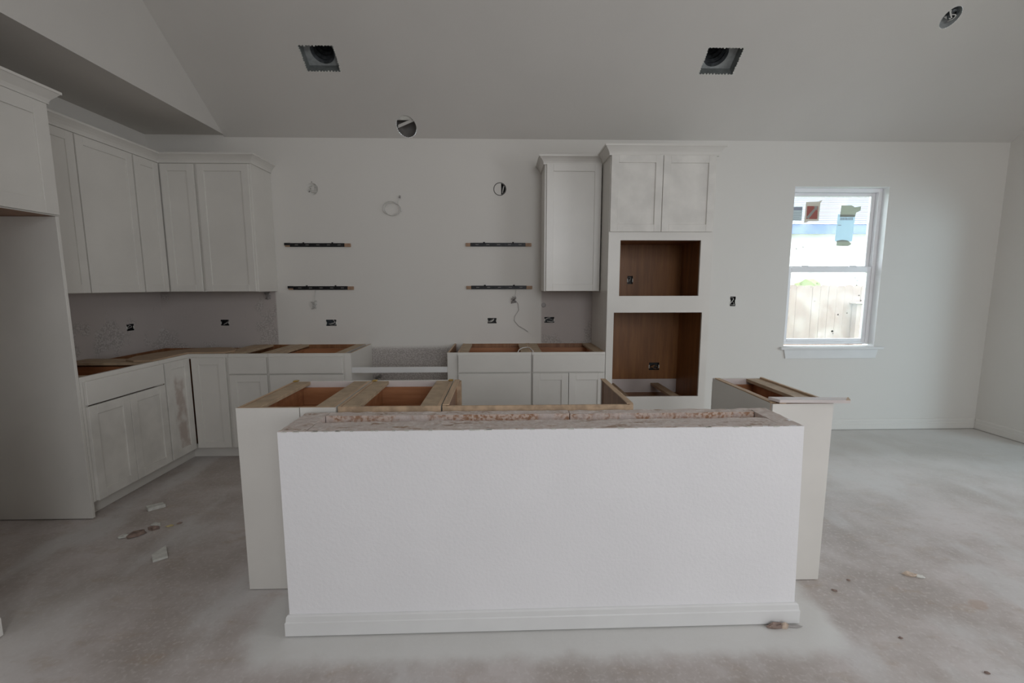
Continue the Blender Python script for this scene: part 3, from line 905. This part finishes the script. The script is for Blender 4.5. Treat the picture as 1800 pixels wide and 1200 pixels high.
# tall oven cabinet
t = thing('oven_cabinet', (1.28, 3.9, 0), 'tall white oven cabinet with two empty brown openings', 'cabinet')
TX0, TX1 = 0.862, 1.700
bm = B()
box(bm, WORLD, TX0, TX0 + 0.018, FB + 0.019, D - 0.002, 0.002, 2.44, {'u+': 1})
obj('side_panel', bm, ['cab', 'oven'], t)
bm = B()
box(bm, WORLD, TX1 - 0.018, TX1, FB + 0.019, D - 0.002, 0.002, 2.44, {'u-': 1})
obj('side_panel', bm, ['cab', 'oven'], t)
bm = B()
sheet(bm, lambda u, v, w: (u, D - 0.03, v), TX0 + 0.018, TX1 - 0.018, 0.53, 2.44, rects=[(1.181, 1.231, 1.430, 1.503), (1.414, 1.510, 0.616, 0.688)])
obj('back_panel', bm, 'oven', t, recalc=False)
B1('back_strip', WORLD, (TX0 + 0.018, TX1 - 0.018, D - 0.028, D - 0.012, 0.38, 0.53), 'primer', t)
B1('floor_panel', WORLD, (TX0 + 0.018, TX1 - 0.018, FB + 0.019, D - 0.03, 0.385, 0.40), 'oven', t)
for a, b_ in ((0.985, 1.080), (1.435, 1.510)):
    B1('support_rail', WORLD, (a, b_, FB + 0.019, D - 0.03, 0.470, 0.492), 'mdf', t, 0.001)
B1('shelf', WORLD, (TX0 + 0.018, TX1 - 0.018, FB + 0.019, D - 0.03, 1.295, 1.315), 'oven', t)
B1('shelf', WORLD, (TX0 + 0.018, TX1 - 0.018, FB + 0.019, D - 0.03, 1.215, 1.233), 'oven', t)
B1('shelf', WORLD, (TX0 + 0.018, TX1 - 0.018, FB + 0.019, D - 0.03, 1.790, 1.808), 'oven', t)
bm = B()
sheet(bm, lambda u, v, w: (u, FB, v), TX0, TX1, 0.10, 2.43, rects=[(0.957, 1.605, 1.332, 1.773), (0.919, 1.643, 0.500, 1.198)])
ext = bmesh.ops.extrude_face_region(bm, geom=list(bm.faces))
bmesh.ops.translate(bm, verts=[g for g in ext['geom'] if isinstance(g, bmesh.types.BMVert)], vec=(0, 0.019, 0))
obj('face_frame', bm, 'cab', t)
B1('plinth', WORLD, (TX0, TX1, FB + 0.06, FB + 0.075, 0.002, 0.10), 'cab', t)
shaker(fb, 0.866, 1.270, 1.838, 2.418, t, 'cabdust')
shaker(fb, 1.274, 1.686, 1.838, 2.418, t, 'cabdust')
B1('top_panel', WORLD, (TX0 + 0.018, TX1 - 0.018, FB + 0.019, D - 0.03, 2.42, 2.44), 'cab', t)
crown([(TX0, UB - 0.0525), (TX0, FB), (TX1, FB), (TX1, D - 0.002)], 2.417, 2.492, t)

# ------------------------------------------------------------------ island: half wall and cabinets
kw = thing('half_wall', (0.19, 1.82, 0), 'low white drywall half wall with bare plaster-smeared timber top and baseboard', 'half wall')
KX0, KX1t, KX1b, KY0l, KY0r, KY1, KZ = -0.862, 1.214, 1.236, 1.686, 1.700, 1.957, 0.856
def FK(u, v, w):                                        # u 0..1 along, v depth from the front, w height: carries the out-of-plumb end
    x1 = KX1b + (KX1t - KX1b) * (w / KZ)
    return (KX0 + (x1 - KX0) * u, (KY0l + (KY0r - KY0l) * u) + v, w)
KD = 0.262
bm = B()
box(bm, FK, 0, 1, 0, 0.012, 0, KZ)
box(bm, FK, 0, 0.006, 0.0121, KD, 0, KZ)
box(bm, FK, 0.994, 1, 0.0121, KD, 0, KZ)
box(bm, FK, 0.0061, 0.9939, 0.0121, KD, 0, 0.795)
obj('drywall', bm, 'knee', kw)
def plank(u0, u1, v0, v1, z0, z1, nu, nv, seed, mat='plate', amp=0.0035, name='top_plate', side=0):
    bm = B()
    g = [[None] * (nv + 1) for _ in range(nu + 1)]
    for i in range(nu + 1):
        for j in range(nv + 1):
            u, v = u0 + (u1 - u0) * i / nu, v0 + (v1 - v0) * j / nv
            q = Vector(FK(u, v, z1))
            h = noise.noise(Vector((q.x * 23 + seed, q.y * 40, seed))) * amp
            e = noise.noise(Vector((q.x * 31, seed * 3.1, q.y * 9))) * amp * 0.9 if j in (0, nv) else 0
            g[i][j] = bm.verts.new((q.x, q.y + e, q.z + h))
    for i in range(nu):
        for j in range(nv):
            bm.faces.new((g[i][j], g[i + 1][j], g[i + 1][j + 1], g[i][j + 1]))
    rim = [g[i][0] for i in range(nu + 1)] + [g[nu][j] for j in range(1, nv + 1)] + [g[i][nv] for i in range(nu - 1, -1, -1)] + [g[0][j] for j in range(nv - 1, 0, -1)]
    lo = [bm.verts.new((v.co.x, v.co.y, z0)) for v in rim]
    for k in range(len(rim)):
        q = (k + 1) % len(rim)
        bm.faces.new((rim[k], lo[k], lo[q], rim[q])).material_index = side
    bm.faces.new(lo[::-1])
    return obj(name, bm, mat, kw)
plank(0.052, 0.958, 0.004, 0.118, 0.795, KZ + 0.001, 150, 6, 1.3)
plank(0.052, 0.560, 0.205, KD - 0.001, 0.795, KZ + 0.002, 90, 4, 5.1, ['plate', 'groove'], side=1)
plank(0.562, 0.958, 0.205, KD - 0.001, 0.795, KZ + 0.001, 70, 4, 7.7, ['plate', 'groove'], side=1)
plank(0.001, 0.050, 0.004, KD - 0.001, 0.795, KZ + 0.002, 10, 20, 9.2)
plank(0.960, 0.999, 0.004, KD - 0.001, 0.795, KZ + 0.001, 10, 20, 12.4)
plank(0.050, 0.960, 0.118, 0.203, 0.795, KZ - 0.030, 90, 6, 3.3, 'groove', 0.005, 'groove_board')
# ragged plaster flecks along the front top edge
bm = B()
for k in range(34):
    u = random.uniform(0.01, 0.99)
    q = Vector(FK(u, 0, KZ))
    r = random.uniform(0.002, 0.005)
    box(bm, WORLD, q.x - r * 2.4, q.x + r * 2.4, q.y - 0.0012, q.y + 0.006, q.z - r * 0.5, q.z + 0.0015)
o = obj('plaster_flecks', bm, 'chalk', kw)
o['kind'] = 'stuff'
# baseboard around the half wall
bm = B()
prof = [(0.0, 0.006), (0.015, 0.006), (0.015, 0.062), (0.012, 0.066), (0.010, 0.086), (0.005, 0.092), (0.0, 0.092)]
sweep(bm, [(KX0, KY1), (KX0, KY0l), (KX1b, KY0r), (KX1b, KY1)], prof)
obj('baseboard', bm, 'trim', kw)

IY0, IY1 = 1.9665, 2.545
fi = fr_isl(IY1)
IDP = IY1 - IY0 - 0.012
def island_unit(label, u0, u1, outs, zf=TOP, braces=(True, True), db=True):
    t = thing('island_cabinet', ((u0 + u1) / 2, 2.25, 0), label, 'cabinet')
    base_carcass(fi, t, u0, u1, IDP, outs, braces, 'raw', ztop_front=zf, drawerbox=db, rail_w=0.095)
    return t
t = island_unit('white island cabinet with open top jutting past the end of the half wall', -1.179, -0.742, ('cab', 'cab'))
slab(fi, -1.171, -0.750, 0.716, 0.850, t)
shaker(fi, -1.171, -0.750, 0.103, 0.706, t)
bm = B()
box(bm, WORLD, -1.181, -0.902, IY0, IY0 + 0.011, 0.004, TOP, {'w+': 1})
obj('back_skin', bm, ['cab', 'raw'], t)
bm = B()
box(bm, WORLD, -0.898, -0.742, IY0, IY0 + 0.011, 0.004, TOP, {'w+': 1})
obj('back_skin', bm, ['cab', 'raw'], t)
bm = B()
box(bm, WORLD, -1.178, -1.150, IY1 - 0.035, IY1 - 0.004, TOP, TOP + 0.006)
obj('glue_blob', bm, 'glue', t, 0.003)
t = island_unit('open-topped island cabinet between the jutting end unit and the sink base', -0.735, -0.272, ('cab', 'cab'))
slab(fi, -0.727, -0.280, 0.716, 0.850, t)
shaker(fi, -0.727, -0.280, 0.103, 0.706, t)
for xx in (-0.733, -0.300):
    bm = B()
    box(bm, WORLD, xx, xx + 0.028, IY1 - 0.035, IY1 - 0.004, TOP, TOP + 0.006)
    obj('glue_blob', bm, 'glue', t, 0.003)
t = island_unit('wide apron-front sink base of the island without a front top rail', -0.265, 0.607, ('cab', 'cab'), zf=0.62, braces=(False, False), db=False)
shaker(fi, -0.257, 0.170, 0.103, 0.575, t)
shaker(fi, 0.174, 0.599, 0.103, 0.575, t)
for a, b_ in ((-0.2645, -0.235), (0.577, 0.6065)):
    B1('edge_strip', WORLD, (a, b_, IY0 + 0.015, IY1 - 0.022, TOP + 0.0005, TOP + 0.006), 'raw', t, 0.001)
B1('corner_cleat', WORLD, (-0.249, -0.225, IY1 - 0.06, IY1 - 0.02, 0.62, TOP), 'raw', t)
t = island_unit('narrow island cabinet standing apart at the window end of the half wall', 1.245, 1.530, ('cab', 'cab'), braces=(False, True))
slab(fi, 1.253, 1.522, 0.716, 0.850, t)
shaker(fi, 1.253, 1.522, 0.103, 0.706, t)
bm = B()
box(bm, WORLD, 1.247, 1.531, IY0 - 0.003, IY0 + 0.011, 0.004, TOP, {'w+': 1})
obj('back_skin', bm, ['cab', 'raw'], t)
B1('edge_strip', WORLD, (1.246, 1.274, IY0 + 0.015, IY1 - 0.022, TOP + 0.0005, TOP + 0.005), 'raw', t, 0.001)
B1('rail_lip', WORLD, (1.514, 1.530, IY0 + 0.02, IY1 - 0.02, TOP - 0.0005, TOP + 0.008), 'raw', t, 0.001)
# loose trim strip lying on it
t = thing('trim_offcut', (1.44, 1.96, TOP + 0.0005), 'loose white trim offcut lying across the narrow island cabinet top', 'trim')
bm = B()
FT = lambda u, v, w: (1.262 + u * math.cos(-0.06) - v * math.sin(-0.06), 1.998 + u * math.sin(-0.06) + v * math.cos(-0.06), w)
pr = [(0.0, 0.0), (0.33, 0.0), (0.352, 0.055), (0.022, 0.055)]
pr = [(0.012, -0.045), (0.325, -0.045), (0.355, 0.012), (-0.01, 0.012)]
prism(bm, FT, pr, TOP + 0.0085, TOP + 0.022)
for f in bm.faces:
    f.material_index = 0
bm.faces.ensure_lookup_table()
bm.faces[3].material_index = 1
obj('strip', bm, ['primer', 'raw'], t, 0.0)
bm = B()
prism(bm, FT, [(0.305, -0.0455), (0.326, -0.0455), (0.356, 0.0115), (0.350, 0.0115)], TOP + 0.0215, TOP + 0.0228)
obj('cut_end', bm, 'raw', t)
bm = B()
box(bm, FT, 0.02, 0.05, -0.03, 0.0, TOP + 0.0005, TOP + 0.0085)
obj('packer', bm, 'raw', t)

# ------------------------------------------------------------------ things on the walls and ceilings
def bracket(x0, x1, z, label, dark_end=False):
    t = thing('shelf_bracket', ((x0 + x1) / 2, D, z), label, 'bracket', 'floating shelf brackets')
    h = 0.0165
    bl = 0.055
    B1('steel_bar', F_BACK, (x0 + bl - 0.012, x1 - bl, z - h, z + h, 0.0005, 0.012), 'steel', t, 0.0015)
    for a, b_ in ((x0, x0 + bl - 0.012), (x1 - bl, x1)):
        bm = B()
        box(bm, F_BACK, a, b_, z - h, z + h * 0.85, 0.0005, 0.016)
        obj('wood_block', bm, 'block', t, 0.002)
    for k in range(5):
        c_ = x0 + bl + (x1 - x0 - 2 * bl) * (k + 0.5) / 5
        B1('slot', F_BACK, (c_ - 0.014, c_ + 0.014, z - 0.003, z + 0.004, 0.012, 0.0128), 'slot', t)
    for k in (0.28, 0.72):
        c_ = x0 + (x1 - x0) * k
        bm = B()
        tube(bm, [F_BACK(c_, z + h - 0.004, 0.006), F_BACK(c_, z + h + 0.006, 0.010)], 0.008, 8)
        obj('bolt', bm, 'steel', t)
    if dark_end:
        B1('end_clip', F_BACK, (x0 - 0.004, x0 + 0.05, z - 0.004, z + 0.018, 0.016, 0.020), 'steel', t, 0.001)
    return t
bracket(-1.951, -1.361, 1.785, 'upper black shelf bracket nearest the corner wall cabinets', True)
bracket(-1.944, -1.350, 1.397, 'lower black shelf bracket nearest the corner wall cabinets', True)
bracket(-0.316, 0.288, 1.790, 'upper black shelf bracket nearest the oven cabinet side')
bracket(-0.314, 0.298, 1.400, 'lower black shelf bracket nearest the oven cabinet, above dangling wire')

def wires(bm, F, cu, cv, su, sv, n, r, w0, w1, seed):
    rnd = random.Random(seed)
    for _ in range(n):
        pts = []
        a = rnd.uniform(-0.8, 0.8) * su
        b_ = rnd.uniform(-0.7, 0.7) * sv
        for k in range(9):
            tt = k / 8
            pts.append(F(cu + max(-su, min(su, a + su * 0.9 * math.sin(tt * 5 + rnd.uniform(-0.5, 0.5)))), cv + max(-sv, min(sv, b_ + sv * 0.9 * math.cos(tt * 4 + a * 50))), w0 + (w1 - w0) * math.sin(tt * math.pi)))
        tube(bm, pts, r, 5)
def junction(F, cu, cv, hu, hv, label, seed, mat='black', wmat='wire', n=2, depth=0.05):
    q = F(cu, cv, 0)
    t = thing('junction_box', q, label, 'electrical box', 'open junction boxes')
    bm = B()
    e = 0.0
    o_ = [(cu - hu, cv - hv), (cu + hu, cv - hv), (cu + hu, cv + hv), (cu - hu, cv + hv)]
    vs0 = [bm.verts.new(F(a, b_, 0.0005)) for a, b_ in o_]
    vs1 = [bm.verts.new(F(a, b_, -depth)) for a, b_ in o_]
    for k in range(4):
        bm.faces.new((vs0[k], vs0[(k + 1) % 4], vs1[(k + 1) % 4], vs1[k]))
    bm.faces.new(vs1)
    obj('box', bm, mat, t, recalc=False)
    bm = B()
    wires(bm, F, cu, cv, hu * 0.8, hv * 0.75, n, 0.0035, -depth * 0.85, -0.004, seed)
    obj('wire', bm, wmat, t)
    for sgn in (-1, 1):
        B1('plaster_ear', F, (cu + sgn * hu * 0.97 - 0.004, cu + sgn * hu * 0.97 + 0.004, cv - hv * 0.5, cv + hv * 0.35, -0.002, 0.0018), 'chalk', t)
    return t
names = ['open black junction box on the back wall under the corner run cabinets', 'blue-grey junction box under the shelf brackets nearest the corner cabinets',
         'junction box with white wire under the brackets nearest the oven cabinet', 'black junction box on bare drywall under the single cabinet by the oven tower',
         'upright black junction box on the wall between oven cabinet and window']
for (a, b_, c_, d_), nm, mt, sd in zip(BOXES, names, ('black', 'bluebox', 'black', 'black', 'black'), range(11, 16)):
    junction(F_BACK, a, b_, c_, d_, nm, sd, mt, 'wire' if sd != 11 else 'greywire', 2)
junction(F_LEFT, *LBOX, 'open junction box on the side wall above the curved board', 21, 'black', 'greywire', 2)
FO = lambda u, v, w: (u, D - 0.03 - w, v)
junction(FO, 1.206, 1.4665, 0.025, 0.0365, 'black junction box inside the upper oven opening', 31, 'black', 'greywire', 2, 0.028)
junction(FO, 1.462, 0.652, 0.048, 0.036, 'wide black junction box inside the lower oven opening', 32, 'black', 'copper', 3, 0.028)

# round boxes for the wall lamps
def round_box(cu, cv, label, mode):
    t = thing('lamp_box', F_BACK(cu, cv, 0), label, 'electrical box', 'round lamp boxes')
    bm = B()
    lathe(bm, F_BACK, cu, cv, [(0.058, 0.002), (0.055, 0.003), (0.052, 0.001), (0.050, -0.03 if mode else -0.012), (0.02, -0.03 if mode else -0.012)], close=True)
    obj('box', bm, 'black' if mode else 'paint', t)
    bm = B()
    lathe(bm, F_BACK, cu, cv, [(0.051, 0.001), (0.060, 0.0005)])
    obj('rim', bm, 'paint', t)
    if mode:
        bm = B()
        pts = [(cu + 0.0516 * math.cos(a), cv + 0.0516 * math.sin(a)) for a in [math.pi * 0.43 + k * math.pi * 1.14 / 18 for k in range(19)]]
        prism(bm, F_BACK, pts, -0.006, 0.0006)
        obj('cover', bm, 'paint', t)
        bm = B()
        tube(bm, [F_BACK(cu + 0.022, cv - 0.035, -0.012), F_BACK(cu + 0.030, cv, -0.003), F_BACK(cu + 0.036, cv + 0.03, -0.012)], 0.005)
        obj('wire', bm, 'wire', t)
        bm = B()
        for a, b_ in ((0.0, 0.03), (-0.012, 0.015), (-0.003, -0.032)):
            lathe(bm, F_BACK, cu + a, cv + b_, [(0.005, -0.0015), (0.003, -0.001)], seg=8, close=True)
        obj('screw', bm, 'greywire', t)
    else:
        bm = B()
        wires(bm, F_BACK, cu, cv + 0.005, 0.036, 0.034, 3, 0.003, -0.011, 0.004, 5)
        obj('wire', bm, 'wire', t)
        bm = B()
        for a, b_ in ((-0.03, -0.02), (-0.018, 0.004), (0.025, 0.018), (0.0, 0.06)):
            lathe(bm, F_BACK, cu + a, cv + b_, [(0.006, -0.010 if b_ < 0.05 else 0.0012), (0.003, -0.009 if b_ < 0.05 else 0.002)], seg=8, close=True)
        obj('screw', bm, 'slot', t)
round_box(-1.685, 2.278, 'round lamp box full of painted wires above the bracket by the corner cabinets', 0)
round_box(0.0, 2.285, 'round lamp box with a dark crescent opening above the oven side brackets', 1)

# coil of white cable for the hood
t = thing('cable_coil', (-0.97, D, 2.13), 'coil of white cable hanging from the bare middle of the back wall', 'cable')
bm = B()
pts = [F_BACK(-0.902, 2.213, -0.01), F_BACK(-0.902, 2.205, 0.02), F_BACK(-0.915, 2.17, 0.02)]
for k in range(44):
    a = 0.6 - k * 2 * math.pi / 20
    r = 0.072 - 0.010 * (k / 44)
    pts.append(F_BACK(-0.982 + r * 1.08 * math.cos(a) + 0.012 * (k // 20), 2.112 + r * 0.88 * math.sin(a) - 0.008 * (k // 20), 0.012 + 0.006 * (k % 3)))
tube(bm, pts, 0.0028, 6)
obj('cable', bm, 'wire', t)
bm = B()
tube(bm, [F_BACK(-0.902, 2.20, 0.016), F_BACK(-0.898, 2.222, 0.02)], 0.008, 7)
obj('cable_end', bm, 'greywire', t)

def hang(name, u, v0, v1, label, seed, mats=('wire', 'greywire'), tail=None):
    rnd = random.Random(seed)
    t = thing(name, F_BACK(u, v0, 0), label, 'wires', None)
    bm = B()
    tube(bm, [F_BACK(u + 0.01, v0, 0.002), F_BACK(u + 0.005, (v0 + v1 * 2) / 3, 0.014), F_BACK(u - 0.005, v1, 0.012)], 0.003, 5)
    obj('lead', bm, mats[0], t)
    bm = B()
    for k in range(5):
        pts = []
        a0 = rnd.uniform(0, 6)
        for q in range(8):
            a = a0 + q * rnd.uniform(0.6, 1.5)
            k_ = rnd.uniform(0.5, 1.15)
            pts.append(F_BACK(u - 0.008 + 0.024 * k_ * math.cos(a) + rnd.uniform(-0.006, 0.006), v1 - 0.012 + 0.034 * k_ * math.sin(a * 0.8 + k), 0.012 + 0.008 * math.sin(q)))
        tube(bm, pts, 0.0026, 5)
    obj('wire_knot', bm, mats[1], t)
    if tail:
        bm = B()
        tube(bm, [F_BACK(*q, 0.008) for q in tail], 0.0022, 5)
        obj('tail', bm, mats[1], t)
    return t
hang('wire_bundle', -1.712, 1.375, 1.255, 'knotted wire pigtail dangling below the lower bracket by the corner cabinets', 3, ('wire', 'wire'))
hang('wire_bundle', 0.135, 1.378, 1.295, 'wire tangle with long thin tail hanging below the bracket by the oven cabinet', 4,
     tail=[(0.13, 1.29), (0.165, 1.25), (0.172, 1.19), (0.135, 1.13), (0.13, 1.09), (0.17, 1.04), (0.225, 1.01), (0.26, 0.985)])
hang('wire_bundle', -2.13, 1.364, 1.335, 'small wire tangle under the end of the corner run wall cabinet', 8, ('greywire', 'greywire'))
bm = B()
lathe(bm, F_BACK, 0.405, 1.235, [(0.022, 0.0005), (0.020, 0.003), (0.012, 0.004)], seg=14, close=True)
single('wall_plug', bm, 'greywire', 'small round plug in the wall below the single cabinet by the oven tower', 'plug')

# square air-duct boots in the sloped ceiling
def boot(x0, x1, y0, y1, label, cx):
    t = thing('ceiling_duct_boot', F_SLOPE((x0 + x1) / 2, (y0 + y1) / 2, 0), label, 'vent', 'ceiling duct boots')
    dep = -0.085
    o_ = [(x0, y0), (x1, y0), (x1, y1), (x0, y1)]
    bm = B()
    a_ = [bm.verts.new(F_SLOPE(*q, 0.0)) for q in o_]
    b_ = [bm.verts.new(F_SLOPE(*q, dep)) for q in o_]
    for k in range(4):
        bm.faces.new((a_[k], a_[(k + 1) % 4], b_[(k + 1) % 4], b_[k]))
    obj('side_walls', bm, 'zincdark', t, recalc=False)
    bm = B()
    cy = (y0 + y1) / 2
    R = min(x1 - x0, (y1 - y0) * 1.25) * 0.47
    seg = 36
    out_, in_ = [], []
    for k in range(seg):
        a = k * 2 * math.pi / seg
        tt = 1 / max(abs(math.cos(a)) / ((x1 - x0) / 2), abs(math.sin(a)) / ((y1 - y0) / 2))
        out_.append(bm.verts.new(F_SLOPE((x0 + x1) / 2 + 1.12 * tt * math.cos(a), cy + 1.12 * tt * math.sin(a), dep)))
        in_.append(bm.verts.new(F_SLOPE(cx + R * math.cos(a), cy - 0.006 + R * 0.8 * math.sin(a), dep)))
    for k in range(seg):
        q = (k + 1) % seg
        bm.faces.new((out_[k], out_[q], in_[q], in_[k]))
    obj('back_plate', bm, 'zinc', t, recalc=False)
    bm = B()
    rings = []
    for k in range(9):
        rr = R * (1.0 if k % 2 == 0 else 0.88) * (1 - 0.055 * k)
        rings.append([bm.verts.new(F_SLOPE(cx + rr * math.cos(a * 2 * math.pi / seg), cy - 0.006 + rr * 0.8 * math.sin(a * 2 * math.pi / seg), dep - k * 0.022)) for a in range(seg)])
    for k in range(8):
        for q in range(seg):
            bm.faces.new((rings[k][q], rings[k][(q + 1) % seg], rings[k + 1][(q + 1) % seg], rings[k + 1][q]))
    bm.faces.new(rings[-1])
    obj('flexible_duct', bm, 'duct', t, recalc=False)
    bm = B()
    rnd = random.Random(int(x0 * 100))
    for k in range(44):
        s_ = k / 44 * 4
        i, f = int(s_), s_ - int(s_)
        p0, p1 = o_[i], o_[(i + 1) % 4]
        u, v = p0[0] + (p1[0] - p0[0]) * f, p0[1] + (p1[1] - p0[1]) * f
        r = rnd.uniform(0.002, 0.006)
        box(bm, F_SLOPE, u - r, u + r, v - r, v + r, -0.004, 0.0012)
    o = obj('torn_paper_edge', bm, 'chalk', t)
    o['kind'] = 'stuff'
boot(*BOOTS[0], 'square metal duct boot in the ceiling above the bracket by the corner cabinets', -1.352)
boot(*BOOTS[1], 'square metal duct boot in the ceiling between oven cabinet and window', 1.690)
# round hood duct hole low on the slope
t = thing('hood_duct_hole', F_SLOPE(DUCT[0], DUCT[1], 0), 'round duct hole low on the sloped ceiling with a pale strap across', 'duct')
bm = B()
lathe(bm, F_SLOPE, DUCT[0], DUCT[1], [(DUCT[2], 0.0), (DUCT[2] * 0.98, -0.03), (DUCT[2] * 0.95, -0.09), (DUCT[2] * 0.2, -0.10)], close=True)
obj('duct', bm, 'slot', t)
bm = B()
box(bm, lambda u, v, w: F_SLOPE(DUCT[0] + u * 0.96 - v * 0.30, DUCT[1] - 0.018 - u * 0.34 + v * 0.95, w), -0.080, 0.080, -0.012, 0.014, -0.022, -0.018)
obj('strap', bm, 'wire', t)
bm = B()
box(bm, lambda u, v, w: F_SLOPE(DUCT[0] + u, DUCT[1] + v, w), -0.072, 0.055, -0.078, -0.042, -0.016, -0.012)
obj('flap', bm, 'chalk', t)
# recessed light hole
t = thing('recessed_light_can', F_SLOPE(CAN[0], CAN[1], 0), 'small round recessed light can high on the ceiling above the window', 'ceiling light')
bm = B()
lathe(bm, F_SLOPE, CAN[0], CAN[1], [(CAN[2], 0.0), (CAN[2] * 0.97, -0.05), (CAN[2] * 0.3, -0.055)], close=True)
obj('housing', bm, 'zinc', t)
bm = B()
lathe(bm, F_SLOPE, CAN[0] + 0.012, CAN[1] - 0.012, [(0.030, -0.045), (0.030, -0.015), (0.016, -0.012)], seg=16)
obj('socket', bm, 'duct', t)
bm = B()
wires(bm, F_SLOPE, CAN[0], CAN[1], 0.035, 0.03, 3, 0.004, -0.03, -0.008, 4)
obj('wire', bm, 'wire', t)

# ------------------------------------------------------------------ rubbish on the floor
def chip(name, poly, h, mats, label, cat, lift=0.001, tilt=None, side=None):
    bm = B()
    prism(bm, WORLD, poly, lift, lift + h, 0, side)
    if tilt:
        c = sum((v.co for v in bm.verts), Vector()) / len(bm.verts)
        bmesh.ops.rotate(bm, verts=list(bm.verts), cent=c, matrix=Matrix.Rotation(tilt[0], 3, tilt[1]))
        mn = min(v.co.z for v in bm.verts)
        bmesh.ops.translate(bm, verts=list(bm.verts), vec=(0, 0, lift - mn))
    return single(name, bm, mats, label, cat, 'scraps on the kitchen floor')
chip('drywall_scrap', [(-2.275, 2.765), (-2.232, 2.728), (-2.165, 2.785), (-2.205, 2.815)], 0.020, ['chalk', 'chalk'], 'thin white trim offcut on the floor nearest the base cabinets', 'scrap', side=1)
def crumple(c, rx, ry, h, seed, rot=0.0):
    bm = B()
    bmesh.ops.create_icosphere(bm, subdivisions=2, radius=1)
    for v in bm.verts:
        k = 1 + 0.45 * noise.noise(v.co * 1.9 + Vector((seed, 0, 0)))
        x_, y_, z_ = v.co.x * rx * k, v.co.y * ry * k, max(0.0, v.co.z * 0.7 + 0.35) * h * (1 + 0.8 * noise.noise(v.co * 3 + Vector((0, seed, 0))))
        v.co = Vector((c[0] + x_ * math.cos(rot) - y_ * math.sin(rot), c[1] + x_ * math.sin(rot) + y_ * math.cos(rot), 0.001 + z_))
    return bm
t = thing('paper_scrap', (-2.11, 2.46, 0), 'crumpled brown paper scrap lying on the floor beyond the white offcuts', 'scrap', 'scraps on the kitchen floor')
obj('paper', crumple((-2.098, 2.462), 0.045, 0.040, 0.009, 2.0, 0.55), 'paper', t)
obj('white_corner', crumple((-2.150, 2.440), 0.026, 0.022, 0.010, 4.0, 0.3), 'chalk', t, label='pale torn corner')
t = thing('plaster_chunk', (-2.04, 2.52, 0), 'small dark-edged plaster chunk between paper scrap and wood splinter', 'scrap', 'scraps on the kitchen floor')
bm = B()
prism(bm, WORLD, [(-2.068, 2.533), (-2.035, 2.527), (-2.026, 2.552), (-2.062, 2.558)], 0.001, 0.022)
obj('lump', bm, ['chalk'], t)
bm = B()
prism(bm, WORLD, [(-2.066, 2.508), (-2.030, 2.500), (-2.008, 2.520), (-2.026, 2.526), (-2.058, 2.524)], 0.001, 0.018)
obj('dark_lump', bm, 'paper', t)
chip('drywall_scrap', [(-1.838, 2.238), (-1.797, 2.190), (-1.746, 2.226), (-1.822, 2.318)], 0.012, ['chalk', 'chalk'], 'four-sided white board scrap nearest the half wall corner', 'scrap', tilt=(0.06, 'X'), side=1)
obj_ = single('wood_splinter', crumple((-1.968, 2.548), 0.022, 0.010, 0.008, 6.0, 0.4), 'yellow', 'tiny yellow splinter on the kitchen floor', 'scrap', 'scraps on the kitchen floor')
obj_ = single('dark_crumb', crumple((-1.932, 2.575), 0.014, 0.007, 0.008, 9.0, 0.6), 'paper', 'tiny dark crumb beside the yellow splinter', 'scrap', 'scraps on the kitchen floor')
t = thing('paper_scrap', (2.02, 1.98, 0), 'pale torn paper scrap on the floor toward the window side', 'scrap')
obj('paper', crumple((2.005, 1.985), 0.030, 0.014, 0.014, 11.0, -0.35), 'paperlight', t)
obj('fold', crumple((2.040, 1.970), 0.022, 0.012, 0.010, 13.0, -0.3), 'chalk', t)
t = thing('paper_wad', (1.19, 1.66, 0), 'grey brown paper wad against the end of the half wall baseboard', 'scrap')
obj('paper', crumple((1.145, 1.668), 0.044, 0.010, 0.022, 15.0, 0.05), 'paper', t)
obj('tail', crumple((1.215, 1.670), 0.040, 0.006, 0.008, 17.0, -0.05), 'greywire', t)
obj('pale_edge', crumple((1.172, 1.664), 0.016, 0.005, 0.024, 19.0, -0.3), 'paperlight', t)
for i, (cx, cy, r, lab) in enumerate(((1.553, 1.885, 0.012, 'small tan crumb on the floor past the half wall end'), (1.675, 1.955, 0.009, 'reddish crumb on the floor between half wall and paper scrap'), (1.61, 1.60, 0.008, 'dark sliver on the floor in front of the half wall end'), (1.78, 1.43, 0.009, 'dark splinter on the floor nearest the camera'))):
    single('floor_crumb', crumple((cx, cy), r, r * 0.55, 0.006, 21.0 + i, -0.4), 'paper', lab, 'scrap', 'crumbs on the dining floor')
